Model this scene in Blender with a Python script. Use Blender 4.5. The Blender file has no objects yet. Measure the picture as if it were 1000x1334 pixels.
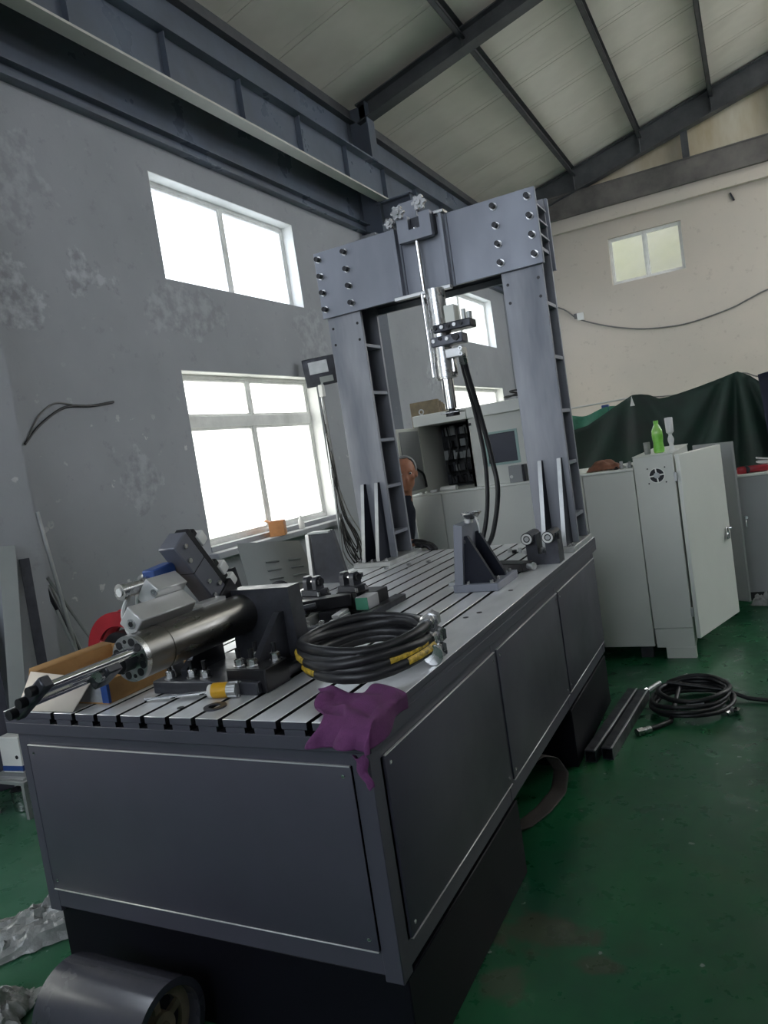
import bpy, bmesh, math, random
from mathutils import Vector, Matrix, Euler, noise
random.seed(7)
SC = bpy.context.scene
COL = SC.collection
PI = math.pi

# ------------------------------------------------------------------ camera
cd = bpy.data.cameras.new('camera')
cam = bpy.data.objects.new('camera', cd); COL.objects.link(cam)
CR = Vector((0.881878, 0.4472228, -0.14927476)); CU = Vector((0.10038263, 0.13124914, 0.98625402)); CF = Vector((-0.46066747, 0.88474032, -0.07085233))
m = Matrix.Identity(4)
for i in range(3):
    m[i][0] = CR[i]; m[i][1] = CU[i]; m[i][2] = -CF[i]
m.translation = Vector((2.3349, -1.5331, 1.644))
cam.matrix_world = m
cd.sensor_fit = 'HORIZONTAL'; cd.sensor_width = 36.0; cd.lens = 962.4555 / 1000 * 36.0
cd.clip_start = 0.05; cd.clip_end = 200
SC.camera = cam

# ------------------------------------------------------------------ sky, openings, exposure
W = bpy.data.worlds.new('sky'); SC.world = W; W.use_nodes = True
bg = W.node_tree.nodes['Background']; bg.inputs['Color'].default_value = (0.90, 0.95, 1.0, 1); bg.inputs['Strength'].default_value = 1.0
SC.view_settings.view_transform = 'Standard'; SC.view_settings.look = 'None'; SC.view_settings.gamma = 1.0
SC.view_settings.use_curve_mapping = False
SC.view_settings.exposure = 2.65
SC.cycles.max_bounces = 8; SC.cycles.diffuse_bounces = 5; SC.cycles.glossy_bounces = 4; SC.cycles.transparent_max_bounces = 12
SC.cycles.sample_clamp_indirect = 6.0; SC.cycles.caustics_reflective = False; SC.cycles.caustics_refractive = False

XW = -2.12          # inner face of the window wall
YB = 14.10          # inner face of the gable wall
XR = 9.0            # right wall
YF = -6.0           # front wall
UZ0, UZ1 = 3.483, 4.413
LZ0, LZ1 = 1.087, 2.686
BAYS = [(-1.80, 0.45), (3.597, 5.830), (9.90, 12.88)]
GATES = [(8.6, 13.2, 3.0, 5.8)]   # high windows and gate in the right wall: y0,y1,z0,z1
SKY = [(8.3, 10.4), (11.1, 13.2)]   # rooflights on the right slope: y0,y1
SKX = (5.3, 7.3)
FGATE = (-1.9, 3.6, 2.4, 5.2)        # window band in the front wall: x0,x1,z0,z1
def portal(name, loc, rot, sx, sy):
    l = bpy.data.lights.new(name, 'AREA'); l.shape = 'RECTANGLE'; l.size = sx; l.size_y = sy
    l.cycles.is_portal = True
    o = bpy.data.objects.new(name, l); COL.objects.link(o); o.location = loc; o.rotation_euler = rot
for a, b in BAYS:
    for z0, z1 in ((UZ0, UZ1), (LZ0, LZ1)):
        portal('sky_portal', (XW - 0.32, (a + b) / 2, (z0 + z1) / 2), (0, -PI / 2, 0), z1 - z0, b - a)
for a, b, z0, z1 in GATES:
    portal('sky_portal', (XR + 0.3, (a + b) / 2, (z0 + z1) / 2), (0, PI / 2, 0), z1 - z0, b - a)
portal('sky_portal', ((FGATE[0] + FGATE[1]) / 2, YF - 0.3, (FGATE[2] + FGATE[3]) / 2), (PI / 2, 0, 0), FGATE[1] - FGATE[0], FGATE[3] - FGATE[2])

# ------------------------------------------------------------------ materials
MATS = {}
def mat(name, col, rough=0.5, metal=0.0, var=0.0, scale=6.0, col2=None, bump=0.0, bscale=40.0, rvar=0.0, spec=0.5, coat=0.0, alpha=None, stretch=None, trans=0.0, detail=4.0):
    mt = bpy.data.materials.new(name); mt.use_nodes = True
    nt = mt.node_tree; p = nt.nodes['Principled BSDF']
    p.inputs['Base Color'].default_value = (*col, 1); p.inputs['Roughness'].default_value = rough; p.inputs['Metallic'].default_value = metal
    p.inputs['Specular IOR Level'].default_value = spec
    if coat: p.inputs['Coat Weight'].default_value = coat; p.inputs['Coat Roughness'].default_value = 0.12
    if trans: p.inputs['Transmission Weight'].default_value = trans
    tc = nt.nodes.new('ShaderNodeTexCoord'); mp = nt.nodes.new('ShaderNodeMapping'); nt.links.new(tc.outputs['Object'], mp.inputs['Vector'])
    if stretch: mp.inputs['Scale'].default_value = stretch
    if var or col2:
        n = nt.nodes.new('ShaderNodeTexNoise'); n.inputs['Scale'].default_value = scale; n.inputs['Detail'].default_value = detail; n.inputs['Roughness'].default_value = 0.62
        nt.links.new(mp.outputs['Vector'], n.inputs['Vector'])
        r = nt.nodes.new('ShaderNodeMapRange'); r.inputs['From Min'].default_value = 0.3; r.inputs['From Max'].default_value = 0.7
        nt.links.new(n.outputs['Fac'], r.inputs['Value'])
        mx = nt.nodes.new('ShaderNodeMix'); mx.data_type = 'RGBA'
        c2 = col2 if col2 else tuple(max(0, c * (1 - var)) for c in col)
        c1 = col if col2 else tuple(min(1, c * (1 + var)) for c in col)
        mx.inputs[6].default_value = (*c1, 1); mx.inputs[7].default_value = (*c2, 1)
        nt.links.new(r.outputs['Result'], mx.inputs[0]); nt.links.new(mx.outputs[2], p.inputs['Base Color'])
        if rvar:
            r2 = nt.nodes.new('ShaderNodeMapRange'); r2.inputs['From Min'].default_value = 0.3; r2.inputs['From Max'].default_value = 0.7
            r2.inputs['To Min'].default_value = max(0.03, rough - rvar); r2.inputs['To Max'].default_value = min(1, rough + rvar)
            nt.links.new(n.outputs['Fac'], r2.inputs['Value']); nt.links.new(r2.outputs['Result'], p.inputs['Roughness'])
    if bump:
        n2 = nt.nodes.new('ShaderNodeTexNoise'); n2.inputs['Scale'].default_value = bscale; n2.inputs['Detail'].default_value = 3
        nt.links.new(mp.outputs['Vector'], n2.inputs['Vector'])
        b = nt.nodes.new('ShaderNodeBump'); b.inputs['Strength'].default_value = bump; b.inputs['Distance'].default_value = 0.01
        nt.links.new(n2.outputs['Fac'], b.inputs['Height']); nt.links.new(b.outputs['Normal'], p.inputs['Normal'])
    MATS[name] = mt
    return mt
def node_helpers(mt):
    nt = mt.node_tree
    def nd(t, **kw):
        n = nt.nodes.new(t)
        for k, v in kw.items(): setattr(n, k, v)
        return n
    return nt, nd, nt.links.new

mat('frame_paint', (0.056, 0.055, 0.074), 0.45, var=0.08, scale=3, bump=0.04, bscale=220)
mat('panel_paint', (0.050, 0.049, 0.067), 0.42, var=0.10, scale=2.0, bump=0.05, bscale=260, rvar=0.06)
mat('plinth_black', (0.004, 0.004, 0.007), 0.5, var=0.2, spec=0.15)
mat('bed_steel', (0.88, 0.89, 0.91), 0.38, 0.6, var=0.16, scale=5, rvar=0.09, bump=0.015, bscale=150, stretch=(1, 0.35, 1))
mat('portal_steel', (0.27, 0.285, 0.33), 0.45, 0.3, col2=(0.20, 0.21, 0.25), scale=2.2, rvar=0.1, bump=0.03, bscale=120, stretch=(1, 1, 0.45))
mat('column_steel', (0.36, 0.365, 0.39), 0.48, 0.3, col2=(0.19, 0.20, 0.235), scale=3.0, rvar=0.12, bump=0.03, bscale=90, stretch=(1.6, 1.6, 0.28))
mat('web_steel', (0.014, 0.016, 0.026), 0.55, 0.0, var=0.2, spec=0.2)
mat('dark_steel', (0.05, 0.052, 0.062), 0.38, 0.5, var=0.25, scale=14, rvar=0.1)
mat('black_oxide', (0.016, 0.016, 0.019), 0.36, 0.4, var=0.3, scale=20)
mat('machined', (0.50, 0.50, 0.50), 0.28, 1.0, var=0.12, scale=18, rvar=0.08)
mat('cyl_steel', (0.24, 0.23, 0.215), 0.32, 1.0, col2=(0.15, 0.145, 0.135), scale=5, rvar=0.08, stretch=(3, 0.8, 3))
mat('chrome', (0.80, 0.80, 0.80), 0.10, 1.0)
mat('alu_block', (0.62, 0.62, 0.62), 0.38, 0.7, var=0.08, scale=9)
mat('valve_grey', (0.12, 0.125, 0.15), 0.4, 0.2, var=0.1)
mat('white_plastic', (0.72, 0.72, 0.70), 0.4, var=0.06)
mat('rubber', (0.012, 0.012, 0.014), 0.42, var=0.3, scale=30)
mat('hose_print', (0.80, 0.52, 0.04), 0.5, col2=(0.10, 0.08, 0.02), scale=70)
mat('cabinet', (0.66, 0.67, 0.62), 0.42, var=0.04, scale=1.5, bump=0.03, bscale=200)
mat('cabinet_white', (0.80, 0.81, 0.76), 0.40, var=0.04, scale=1.5)
mat('cabinet_dark', (0.03, 0.032, 0.034), 0.6, var=0.4, scale=14)
mat('cabinet_grey', (0.30, 0.31, 0.31), 0.42, var=0.06, scale=2)
mat('screen', (0.06, 0.065, 0.085), 0.25, var=0.05)
mat('teal_trim', (0.33, 0.47, 0.44), 0.4)
mat('tarp', (0.012, 0.046, 0.030), 0.62, col2=(0.020, 0.030, 0.026), scale=3.5, bump=0.25, bscale=18)
mat('tarp_light', (0.05, 0.22, 0.14), 0.55, var=0.3, scale=7)
mat('navy', (0.012, 0.016, 0.035), 0.75, var=0.3)
mat('blue', (0.02, 0.06, 0.22), 0.45, var=0.1)
mat('kraft', (0.36, 0.20, 0.075), 0.8, var=0.14, scale=9, bump=0.05, bscale=90)
mat('card_white', (0.66, 0.58, 0.50), 0.75, var=0.05)
mat('card_print', (0.22, 0.23, 0.24), 0.7, col2=(0.30, 0.31, 0.33), scale=40)
mat('purple', (0.115, 0.028, 0.105), 0.85, var=0.25, scale=18, bump=0.3, bscale=300)
mat('yellow', (0.70, 0.38, 0.02), 0.45, var=0.12, scale=20)
mat('green_label', (0.16, 0.55, 0.04), 0.35, col2=(0.30, 0.66, 0.14), scale=24)
mat('green_liquid', (0.36, 0.72, 0.16), 0.15, coat=0.5)
mat('red', (0.34, 0.012, 0.022), 0.4, var=0.2)
mat('orange', (0.50, 0.22, 0.08), 0.7, var=0.12, scale=20)
mat('plastic_film', (0.66, 0.67, 0.65), 0.16, col2=(0.45, 0.46, 0.45), scale=16, bump=0.6, bscale=40, trans=0.5)
mat('roller_paint', (0.040, 0.041, 0.052), 0.24, var=0.2, scale=5, rvar=0.08, coat=0.3)
mat('lime_wall', (0.46, 0.47, 0.30), 0.9, col2=(0.60, 0.59, 0.52), scale=0.7)
mat('skin', (0.50, 0.22, 0.13), 0.5, var=0.12, scale=20)
mat('hair', (0.16, 0.16, 0.16), 0.5, col2=(0.42, 0.42, 0.42), scale=60)
mat('brown_cloth', (0.20, 0.085, 0.05), 0.85, var=0.35, scale=20, bump=0.3, bscale=60)
mat('belt_tan', (0.050, 0.042, 0.036), 0.7, var=0.25, scale=8)
mat('steel_dark_roof', (0.075, 0.078, 0.085), 0.5, 0.1, var=0.25, scale=4)
mat('flange_sheen', (0.60, 0.59, 0.54), 0.32, var=0.08, scale=2)
mat('reveal_daylit', (0.82, 0.82, 0.80), 0.6, var=0.05)
mat('girder_paint', (0.130, 0.155, 0.205), 0.33, col2=(0.10, 0.112, 0.140), scale=1.6, rvar=0.08)
mat('beam_mottled', (0.17, 0.155, 0.145), 0.6, col2=(0.075, 0.07, 0.068), scale=2.4)
mat('roof_cream', (0.78, 0.735, 0.67), 0.5, col2=(0.64, 0.60, 0.54), scale=0.9, rvar=0.1)
mat('gable_cream', (0.72, 0.67, 0.56), 0.6, col2=(0.52, 0.43, 0.28), scale=1.5, stretch=(1.5, 1, 0.4))
mat('upvc', (0.80, 0.80, 0.78), 0.4, var=0.12, scale=5)
mat('cable_black', (0.012, 0.012, 0.012), 0.5)
mat('cable_grey', (0.16, 0.155, 0.15), 0.6)
mat('outside_ground', (0.50, 0.50, 0.47), 0.9, var=0.1)
mat('galv', (0.45, 0.46, 0.46), 0.42, 0.6, var=0.15, scale=10)
mat('panel_grey', (0.26, 0.275, 0.27), 0.45, var=0.1, scale=2)
mat('brick_tan', (0.24, 0.19, 0.12), 0.9, col2=(0.13, 0.11, 0.08), scale=12)

# window glass: mostly clear with a weak reflection; frosted glass scatters the daylight
def glass(name, clear, tint):
    mt = bpy.data.materials.new(name); mt.use_nodes = True; nt, nd, lk = node_helpers(mt)
    nt.nodes.remove(nt.nodes['Principled BSDF']); out = nt.nodes['Material Output']
    t = nd('ShaderNodeBsdfTransparent'); t.inputs[0].default_value = (*tint, 1)
    d = nd('ShaderNodeBsdfTranslucent'); d.inputs[0].default_value = (*tint, 1)
    g = nd('ShaderNodeBsdfGlossy'); g.inputs['Roughness'].default_value = 0.08
    n = nd('ShaderNodeTexNoise'); n.inputs['Scale'].default_value = 5; n.inputs['Detail'].default_value = 6
    tc = nd('ShaderNodeTexCoord'); lk(tc.outputs['Object'], n.inputs['Vector'])
    mr = nd('ShaderNodeMapRange'); mr.inputs['To Min'].default_value = clear + 0.08; mr.inputs['To Max'].default_value = clear - 0.08
    lk(n.outputs['Fac'], mr.inputs['Value'])
    m1 = nd('ShaderNodeMixShader'); lk(mr.outputs['Result'], m1.inputs[0]); lk(d.outputs[0], m1.inputs[1]); lk(t.outputs[0], m1.inputs[2])
    m2 = nd('ShaderNodeMixShader'); m2.inputs[0].default_value = 0.05; lk(m1.outputs[0], m2.inputs[1]); lk(g.outputs[0], m2.inputs[2])
    lk(m2.outputs[0], out.inputs['Surface']); MATS[name] = mt
glass('glass_clear', 0.90, (0.95, 0.97, 1.0))
glass('glass_frosted', 0.62, (1.0, 0.985, 0.94))

# worn green epoxy floor: white paint specks, scuffs, pale worn patches
def floor_mat():
    mt = bpy.data.materials.new('green_epoxy'); mt.use_nodes = True; nt, nd, lk = node_helpers(mt); p = nt.nodes['Principled BSDF']
    tc = nd('ShaderNodeTexCoord')
    def nz(s, det=4, rough=0.6):
        n = nd('ShaderNodeTexNoise'); n.inputs['Scale'].default_value = s; n.inputs['Detail'].default_value = det; n.inputs['Roughness'].default_value = rough
        lk(tc.outputs['Object'], n.inputs['Vector']); return n
    def mr(src, a, b, c=0, d=1):
        r = nd('ShaderNodeMapRange'); r.inputs['From Min'].default_value = a; r.inputs['From Max'].default_value = b; r.inputs['To Min'].default_value = c; r.inputs['To Max'].default_value = d
        lk(src, r.inputs['Value']); return r.outputs['Result']
    def mix(fac, a, b):
        x = nd('ShaderNodeMix', data_type='RGBA')
        if isinstance(fac, float): x.inputs[0].default_value = fac
        else: lk(fac, x.inputs[0])
        for k, v in ((6, a), (7, b)):
            if isinstance(v, tuple): x.inputs[k].default_value = (*v, 1)
            else: lk(v, x.inputs[k])
        return x.outputs[2]
    n1 = nz(1.6); n2 = nz(9); n3 = nz(2.3, 5); 
    c = mix(mr(n1.outputs['Fac'], .35, .65), (0.014, 0.118, 0.044), (0.008, 0.066, 0.031))
    c = mix(mr(n2.outputs['Fac'], .5, .75, 0, .35), c, (0.02, 0.07, 0.045))
    c = mix(mr(n3.outputs['Fac'], .58, .72, 0, .45), c, (0.050, 0.085, 0.035))
    v = nd('ShaderNodeTexVoronoi', voronoi_dimensions='2D'); v.inputs['Scale'].default_value = 7; lk(tc.outputs['Object'], v.inputs['Vector'])
    vd = nd('ShaderNodeMath', operation='ADD'); lk(v.outputs['Distance'], vd.inputs[0]); lk(mr(nz(40, 2).outputs['Fac'], .35, .65, -.05, .09), vd.inputs[1]); sp = mr(vd.outputs[0], 0.02, 0.045, .75, 0)
    n5 = nz(5.0, 2); gate = mr(n5.outputs['Fac'], .52, .58)
    mm = nd('ShaderNodeMath', operation='MULTIPLY'); lk(sp, mm.inputs[0]); lk(gate, mm.inputs[1])
    c = mix(mm.outputs[0], c, (0.42, 0.46, 0.42))
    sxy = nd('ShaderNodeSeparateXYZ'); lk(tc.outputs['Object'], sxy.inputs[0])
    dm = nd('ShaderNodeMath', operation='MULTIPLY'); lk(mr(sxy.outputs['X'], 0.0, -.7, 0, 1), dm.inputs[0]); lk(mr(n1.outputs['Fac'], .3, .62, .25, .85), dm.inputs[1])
    c = mix(dm.outputs[0], c, (0.075, 0.20, 0.125))          # paler toward the window wall: daylight painted in, over slight dust
    for (cx, cy, rx, ry, col) in ((1.52, .72, .16, .12, (0.075, 0.055, 0.040)), (1.47, .45, .07, .09, (0.10, 0.095, 0.07)), (1.72, .60, .07, .05, (0.07, 0.06, 0.04))):
        mp = nd('ShaderNodeMapping'); lk(tc.outputs['Object'], mp.inputs['Vector']); mp.inputs['Location'].default_value = (-cx / rx, -cy / ry, 0); mp.inputs['Scale'].default_value = (1 / rx, 1 / ry, 0)
        ln = nd('ShaderNodeVectorMath', operation='LENGTH'); lk(mp.outputs['Vector'], ln.inputs[0])
        a2 = nd('ShaderNodeMath', operation='ADD'); lk(ln.outputs['Value'], a2.inputs[0]); lk(mr(n2.outputs['Fac'], .3, .7, -.5, .5), a2.inputs[1])
        c = mix(mr(a2.outputs[0], .6, 1.05, .6, 0), c, col)
    lk(c, p.inputs['Base Color'])
    lk(mr(n2.outputs['Fac'], .3, .7, .22, .42), p.inputs['Roughness'])
    b = nd('ShaderNodeBump'); b.inputs['Strength'].default_value = 0.06; b.inputs['Distance'].default_value = 0.01
    lk(n2.outputs['Fac'], b.inputs['Height']); lk(b.outputs['Normal'], p.inputs['Normal'])
    MATS['green_epoxy'] = mt
floor_mat()

# painted plaster with scuffs and peeled spots (given in world y,z for the window wall)
def plaster(name, base, base2, peels, chip):
    mt = bpy.data.materials.new(name); mt.use_nodes = True; nt, nd, lk = node_helpers(mt); p = nt.nodes['Principled BSDF']
    p.inputs['Roughness'].default_value = 0.72
    tc = nd('ShaderNodeTexCoord')
    def nz(s, det=5, rough=0.6):
        n = nd('ShaderNodeTexNoise'); n.inputs['Scale'].default_value = s; n.inputs['Detail'].default_value = det; n.inputs['Roughness'].default_value = rough
        lk(tc.outputs['Object'], n.inputs['Vector']); return n
    def mr(src, a, b, c=0, d=1):
        r = nd('ShaderNodeMapRange'); r.inputs['From Min'].default_value = a; r.inputs['From Max'].default_value = b; r.inputs['To Min'].default_value = c; r.inputs['To Max'].default_value = d
        lk(src, r.inputs['Value']); return r.outputs['Result']
    def mix(fac, a, b):
        x = nd('ShaderNodeMix', data_type='RGBA'); lk(fac, x.inputs[0])
        for k, v in ((6, a), (7, b)):
            if isinstance(v, tuple): x.inputs[k].default_value = (*v, 1)
            else: lk(v, x.inputs[k])
        return x.outputs[2]
    n1 = nz(0.9); n2 = nz(7.0, 6, 0.7); n4 = nz(22, 3)
    c = mix(mr(n1.outputs['Fac'], .32, .68), base, base2)
    c = mix(mr(n2.outputs['Fac'], .60, .66, 0, .5), c, tuple(x * .72 for x in base))
    sx = nd('ShaderNodeSeparateXYZ'); cx_ = nd('ShaderNodeCombineXYZ'); lk(tc.outputs['Object'], sx.inputs[0]); lk(sx.outputs['Y'], cx_.inputs['X']); lk(sx.outputs['Z'], cx_.inputs['Y'])
    v = nd('ShaderNodeTexVoronoi', voronoi_dimensions='2D'); v.inputs['Scale'].default_value = 3.6; lk(cx_.outputs[0], v.inputs['Vector'])
    ad = nd('ShaderNodeMath', operation='ADD'); lk(v.outputs['Distance'], ad.inputs[0]); lk(mr(n4.outputs['Fac'], .35, .65, -.10, .16), ad.inputs[1])
    zm = nd('ShaderNodeMath', operation='MULTIPLY'); lk(mr(ad.outputs[0], 0.02, 0.05, chip, 0), zm.inputs[0]); lk(mr(sx.outputs['Z'], 2.0, 2.5, 1, .12), zm.inputs[1]); chips = zm.outputs[0]
    ng = nz(1.1, 2); gt = nd('ShaderNodeMath', operation='MULTIPLY'); lk(chips, gt.inputs[0]); lk(mr(ng.outputs['Fac'], .44, .52), gt.inputs[1])
    c = mix(gt.outputs[0], c, (0.62, 0.62, 0.62))
    nb = nz(3.2, 6, .65); nc = nz(9.0, 4, .6)
    for (cy, cz, ry, rz, amt) in peels:
        mp = nd('ShaderNodeMapping'); lk(tc.outputs['Object'], mp.inputs['Vector'])
        mp.inputs['Location'].default_value = (0, -cy / ry, -cz / rz); mp.inputs['Scale'].default_value = (0, 1 / ry, 1 / rz)
        ln = nd('ShaderNodeVectorMath', operation='LENGTH'); lk(mp.outputs['Vector'], ln.inputs[0])
        a2 = nd('ShaderNodeMath', operation='ADD'); lk(ln.outputs['Value'], a2.inputs[0]); lk(mr(nb.outputs['Fac'], .3, .7, -.65, .65), a2.inputs[1])
        mk = mr(a2.outputs[0], .80, .92, amt, 0)
        pc = mix(mr(nc.outputs['Fac'], .40, .62), tuple(x * .60 for x in base), tuple(min(.6, x * 1.5) for x in base))
        c = mix(mk, c, pc)
    lk(c, p.inputs['Base Color'])
    b = nd('ShaderNodeBump'); b.inputs['Strength'].default_value = 0.25; b.inputs['Distance'].default_value = 0.01
    lk(n2.outputs['Fac'], b.inputs['Height']); lk(b.outputs['Normal'], p.inputs['Normal'])
    MATS[name] = mt
plaster('plaster_grey', (0.345, 0.355, 0.385), (0.290, 0.302, 0.325), [(2.02, 3.18, .26, .24, .6), (2.72, 3.36, .28, .16, .6), (3.75, 3.20, .55, .28, .35), (2.85, 1.75, .30, .28, .4), (9.6, 2.9, .5, .4, .4), (2.2, 3.95, .3, .35, .3), (5.9, 3.0, .3, .5, .3)], 0.8)
plaster('plaster_beige', (0.58, 0.51, 0.445), (0.53, 0.48, 0.425), [], 0.0)

# ------------------------------------------------------------------ mesh building
WM = {}
class B:
    """collects shapes in world coordinates; obj() links them as one mesh"""
    def __init__(s): s.bm = bmesh.new()
    def box(s, x0, x1, y0, y1, z0, z1, bev=0.0, M=None, seg=1):
        r = bmesh.ops.create_cube(s.bm, size=1.0); vs = r['verts']
        for v in vs:
            v.co = Vector(((x0 + x1) / 2 + v.co.x * (x1 - x0), (y0 + y1) / 2 + v.co.y * (y1 - y0), (z0 + z1) / 2 + v.co.z * (z1 - z0)))
        if bev:
            es = list({e for v in vs for e in v.link_edges})
            r = bmesh.ops.bevel(s.bm, geom=es, offset=bev, segments=seg, profile=0.5, affect='EDGES'); vs = list({v for f in r['faces'] for v in f.verts} | {v for v in vs if v.is_valid})
        if M is not None: bmesh.ops.transform(s.bm, matrix=M, verts=[v for v in vs if v.is_valid])
        return s
    def obox(s, c, size, rot=(0, 0, 0), bev=0.0, seg=1):
        M = Matrix.Translation(Vector(c)) @ Euler(rot, 'XYZ').to_matrix().to_4x4()
        return s.box(-size[0] / 2, size[0] / 2, -size[1] / 2, size[1] / 2, -size[2] / 2, size[2] / 2, bev, M, seg)
    def cyl(s, p0, p1, r, r2=None, seg=24, caps=True):
        p0 = Vector(p0); p1 = Vector(p1); d = p1 - p0
        q = d.to_track_quat('Z', 'Y').to_matrix().to_4x4()
        bmesh.ops.create_cone(s.bm, cap_ends=caps, cap_tris=False, segments=seg, radius1=r, radius2=r if r2 is None else r2, depth=d.length, matrix=Matrix.Translation((p0 + p1) / 2) @ q)
        return s
    def ring(s, p0, p1, ro, ri, seg=32):
        p0 = Vector(p0); p1 = Vector(p1); d = p1 - p0; q = d.to_track_quat('Z', 'Y').to_matrix()
        L = []
        for p in (p0, p1):
            for r in (ro, ri):
                L.append([s.bm.verts.new(p + q @ Vector((r * math.cos(2 * PI * i / seg), r * math.sin(2 * PI * i / seg), 0))) for i in range(seg)])
        a, b, c, e = L
        for i in range(seg):
            j = (i + 1) % seg
            for f in ((a[i], a[j], c[j], c[i]), (b[j], b[i], e[i], e[j]), (a[j], a[i], b[i], b[j]), (c[i], c[j], e[j], e[i])): s.bm.faces.new(f)
        return s
    def sphere(s, c, r, seg=16, sc=(1, 1, 1), M=None):
        mm = Matrix.Translation(Vector(c)) @ (M if M is not None else Matrix.Identity(4)) @ Matrix.Diagonal((sc[0], sc[1], sc[2], 1))
        bmesh.ops.create_uvsphere(s.bm, u_segments=seg, v_segments=max(6, seg // 2), radius=r, matrix=mm); return s
    def tube(s, pts, r, seg=8, closed=False, rr=None):
        pts = [Vector(p) for p in pts]; n = len(pts); rings = []; up = None
        for i, p in enumerate(pts):
            a = pts[(i - 1) % n] if (closed or i > 0) else p; b = pts[(i + 1) % n] if (closed or i < n - 1) else p
            t = (b - a).normalized()
            if up is None:
                up = Vector((0, 0, 1)) if abs(t.z) < 0.9 else Vector((1, 0, 0))
            u = (up - t * up.dot(t)).normalized(); w = t.cross(u); up = u
            ra = rr[i] if rr else r
            rings.append([s.bm.verts.new(p + (u * math.cos(2 * PI * k / seg) + w * math.sin(2 * PI * k / seg)) * ra) for k in range(seg)])
        for i in range(n if closed else n - 1):
            A = rings[i]; Bq = rings[(i + 1) % n]
            for k in range(seg):
                j = (k + 1) % seg; s.bm.faces.new((A[k], A[j], Bq[j], Bq[k]))
        if not closed:
            s.bm.faces.new(rings[0][::-1]); s.bm.faces.new(rings[-1])
        return s
    def prism(s, poly, ax, a, b):
        """poly of 2-D points (the two axes left, in xyz order) pushed from a to b along ax"""
        i = 'xyz'.index(ax)
        def mk(p, t):
            c = [p[0], p[1]]; c.insert(i, t); return s.bm.verts.new(c)
        A = [mk(p, a) for p in poly]; Bq = [mk(p, b) for p in poly]; n = len(poly)
        s.bm.faces.new(A); s.bm.faces.new(Bq[::-1])
        for k in range(n):
            j = (k + 1) % n; s.bm.faces.new((A[j], A[k], Bq[k], Bq[j]))
        return s
    def lathe(s, c, prof, seg=24, M=None):
        M4 = Matrix.Translation(Vector(c)) @ (M if M is not None else Matrix.Identity(4)); rings = []
        for r, z in prof:
            rings.append([s.bm.verts.new(M4 @ Vector((r * math.cos(2 * PI * k / seg), r * math.sin(2 * PI * k / seg), z))) for k in range(seg)])
        for A, Bq in zip(rings, rings[1:]):
            for k in range(seg):
                j = (k + 1) % seg; s.bm.faces.new((A[k], A[j], Bq[j], Bq[k]))
        s.bm.faces.new(rings[0][::-1]); s.bm.faces.new(rings[-1]); return s
    def grid(s, f, nu, nv):
        V = [[s.bm.verts.new(f(i / nu, j / nv)) for j in range(nv + 1)] for i in range(nu + 1)]
        for i in range(nu):
            for j in range(nv): s.bm.faces.new((V[i][j], V[i + 1][j], V[i + 1][j + 1], V[i][j + 1]))
        return s
    def mesh(s, name, ang=38):
        bmesh.ops.recalc_face_normals(s.bm, faces=s.bm.faces)
        me = bpy.data.meshes.new(name); s.bm.to_mesh(me); s.bm.free()
        for p in me.polygons: p.use_smooth = True
        me.set_sharp_from_angle(angle=math.radians(ang)); return me
    def obj(s, name, material, parent=None, ang=38):
        return place(s.mesh(name, ang), name, material, parent)
def place(me, name, material=None, parent=None, loc=(0, 0, 0), rot=(0, 0, 0), scale=(1, 1, 1)):
    o = bpy.data.objects.new(name, me); COL.objects.link(o)
    if material and not me.materials: me.materials.append(MATS[material])
    o.location = loc; o.rotation_euler = rot; o.scale = scale
    WM[o] = Matrix.LocRotScale(Vector(loc), Euler(rot), Vector(scale))
    if parent is not None:
        o.parent = parent; o.matrix_parent_inverse = WM[parent].inverted()
    return o
def tag(o, label, cat, group=None):
    o['label'] = label; o['category'] = cat
    if group: o['group'] = group
    return o
def thing(name, label, cat, loc=(0, 0, 0), group=None):
    o = bpy.data.objects.new(name, None); COL.objects.link(o); o.empty_display_size = 0.1; o.location = loc
    WM[o] = Matrix.Translation(Vector(loc)); return tag(o, label, cat, group)
def struct(o): o['kind'] = 'structure'; return o
def sempty(name, loc=(0, 0, 0)):
    o = bpy.data.objects.new(name, None); COL.objects.link(o); o.location = loc; WM[o] = Matrix.Translation(Vector(loc)); o['kind'] = 'structure'; return o
def solidify(o, t, off=0.0):
    md = o.modifiers.new('thickness', 'SOLIDIFY'); md.thickness = t; md.offset = off; return o
def subsurf(o, n=1):
    md = o.modifiers.new('smooth', 'SUBSURF'); md.levels = n; md.render_levels = n; return o
def spline(pts, n=8, closed=False):
    """Catmull-Rom through pts"""
    P = [Vector(p) for p in pts]; out = []; N = len(P)
    for i in range(N if closed else N - 1):
        a = P[(i - 1) % N] if closed or i > 0 else P[0]; b = P[i % N]; c = P[(i + 1) % N]; d = P[(i + 2) % N] if closed or i + 2 < N else P[-1]
        for k in range(n):
            t = k / n
            out.append(0.5 * ((2 * b) + (c - a) * t + (2 * a - 5 * b + 4 * c - d) * t * t + (3 * b - a - 3 * c + d) * t ** 3))
    if not closed: out.append(P[-1])
    return out
def hexbolt(r, h, washer=True):
    b = B()
    if washer: b.cyl((0, 0, 0), (0, 0, h * .18), r * 1.25, seg=16)
    b.cyl((0, 0, 0), (0, 0, h), r, seg=6); b.cyl((0, 0, h), (0, 0, h * 1.12), r * .8, r2=r * .6, seg=12)
    return b.mesh('bolt')
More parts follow.
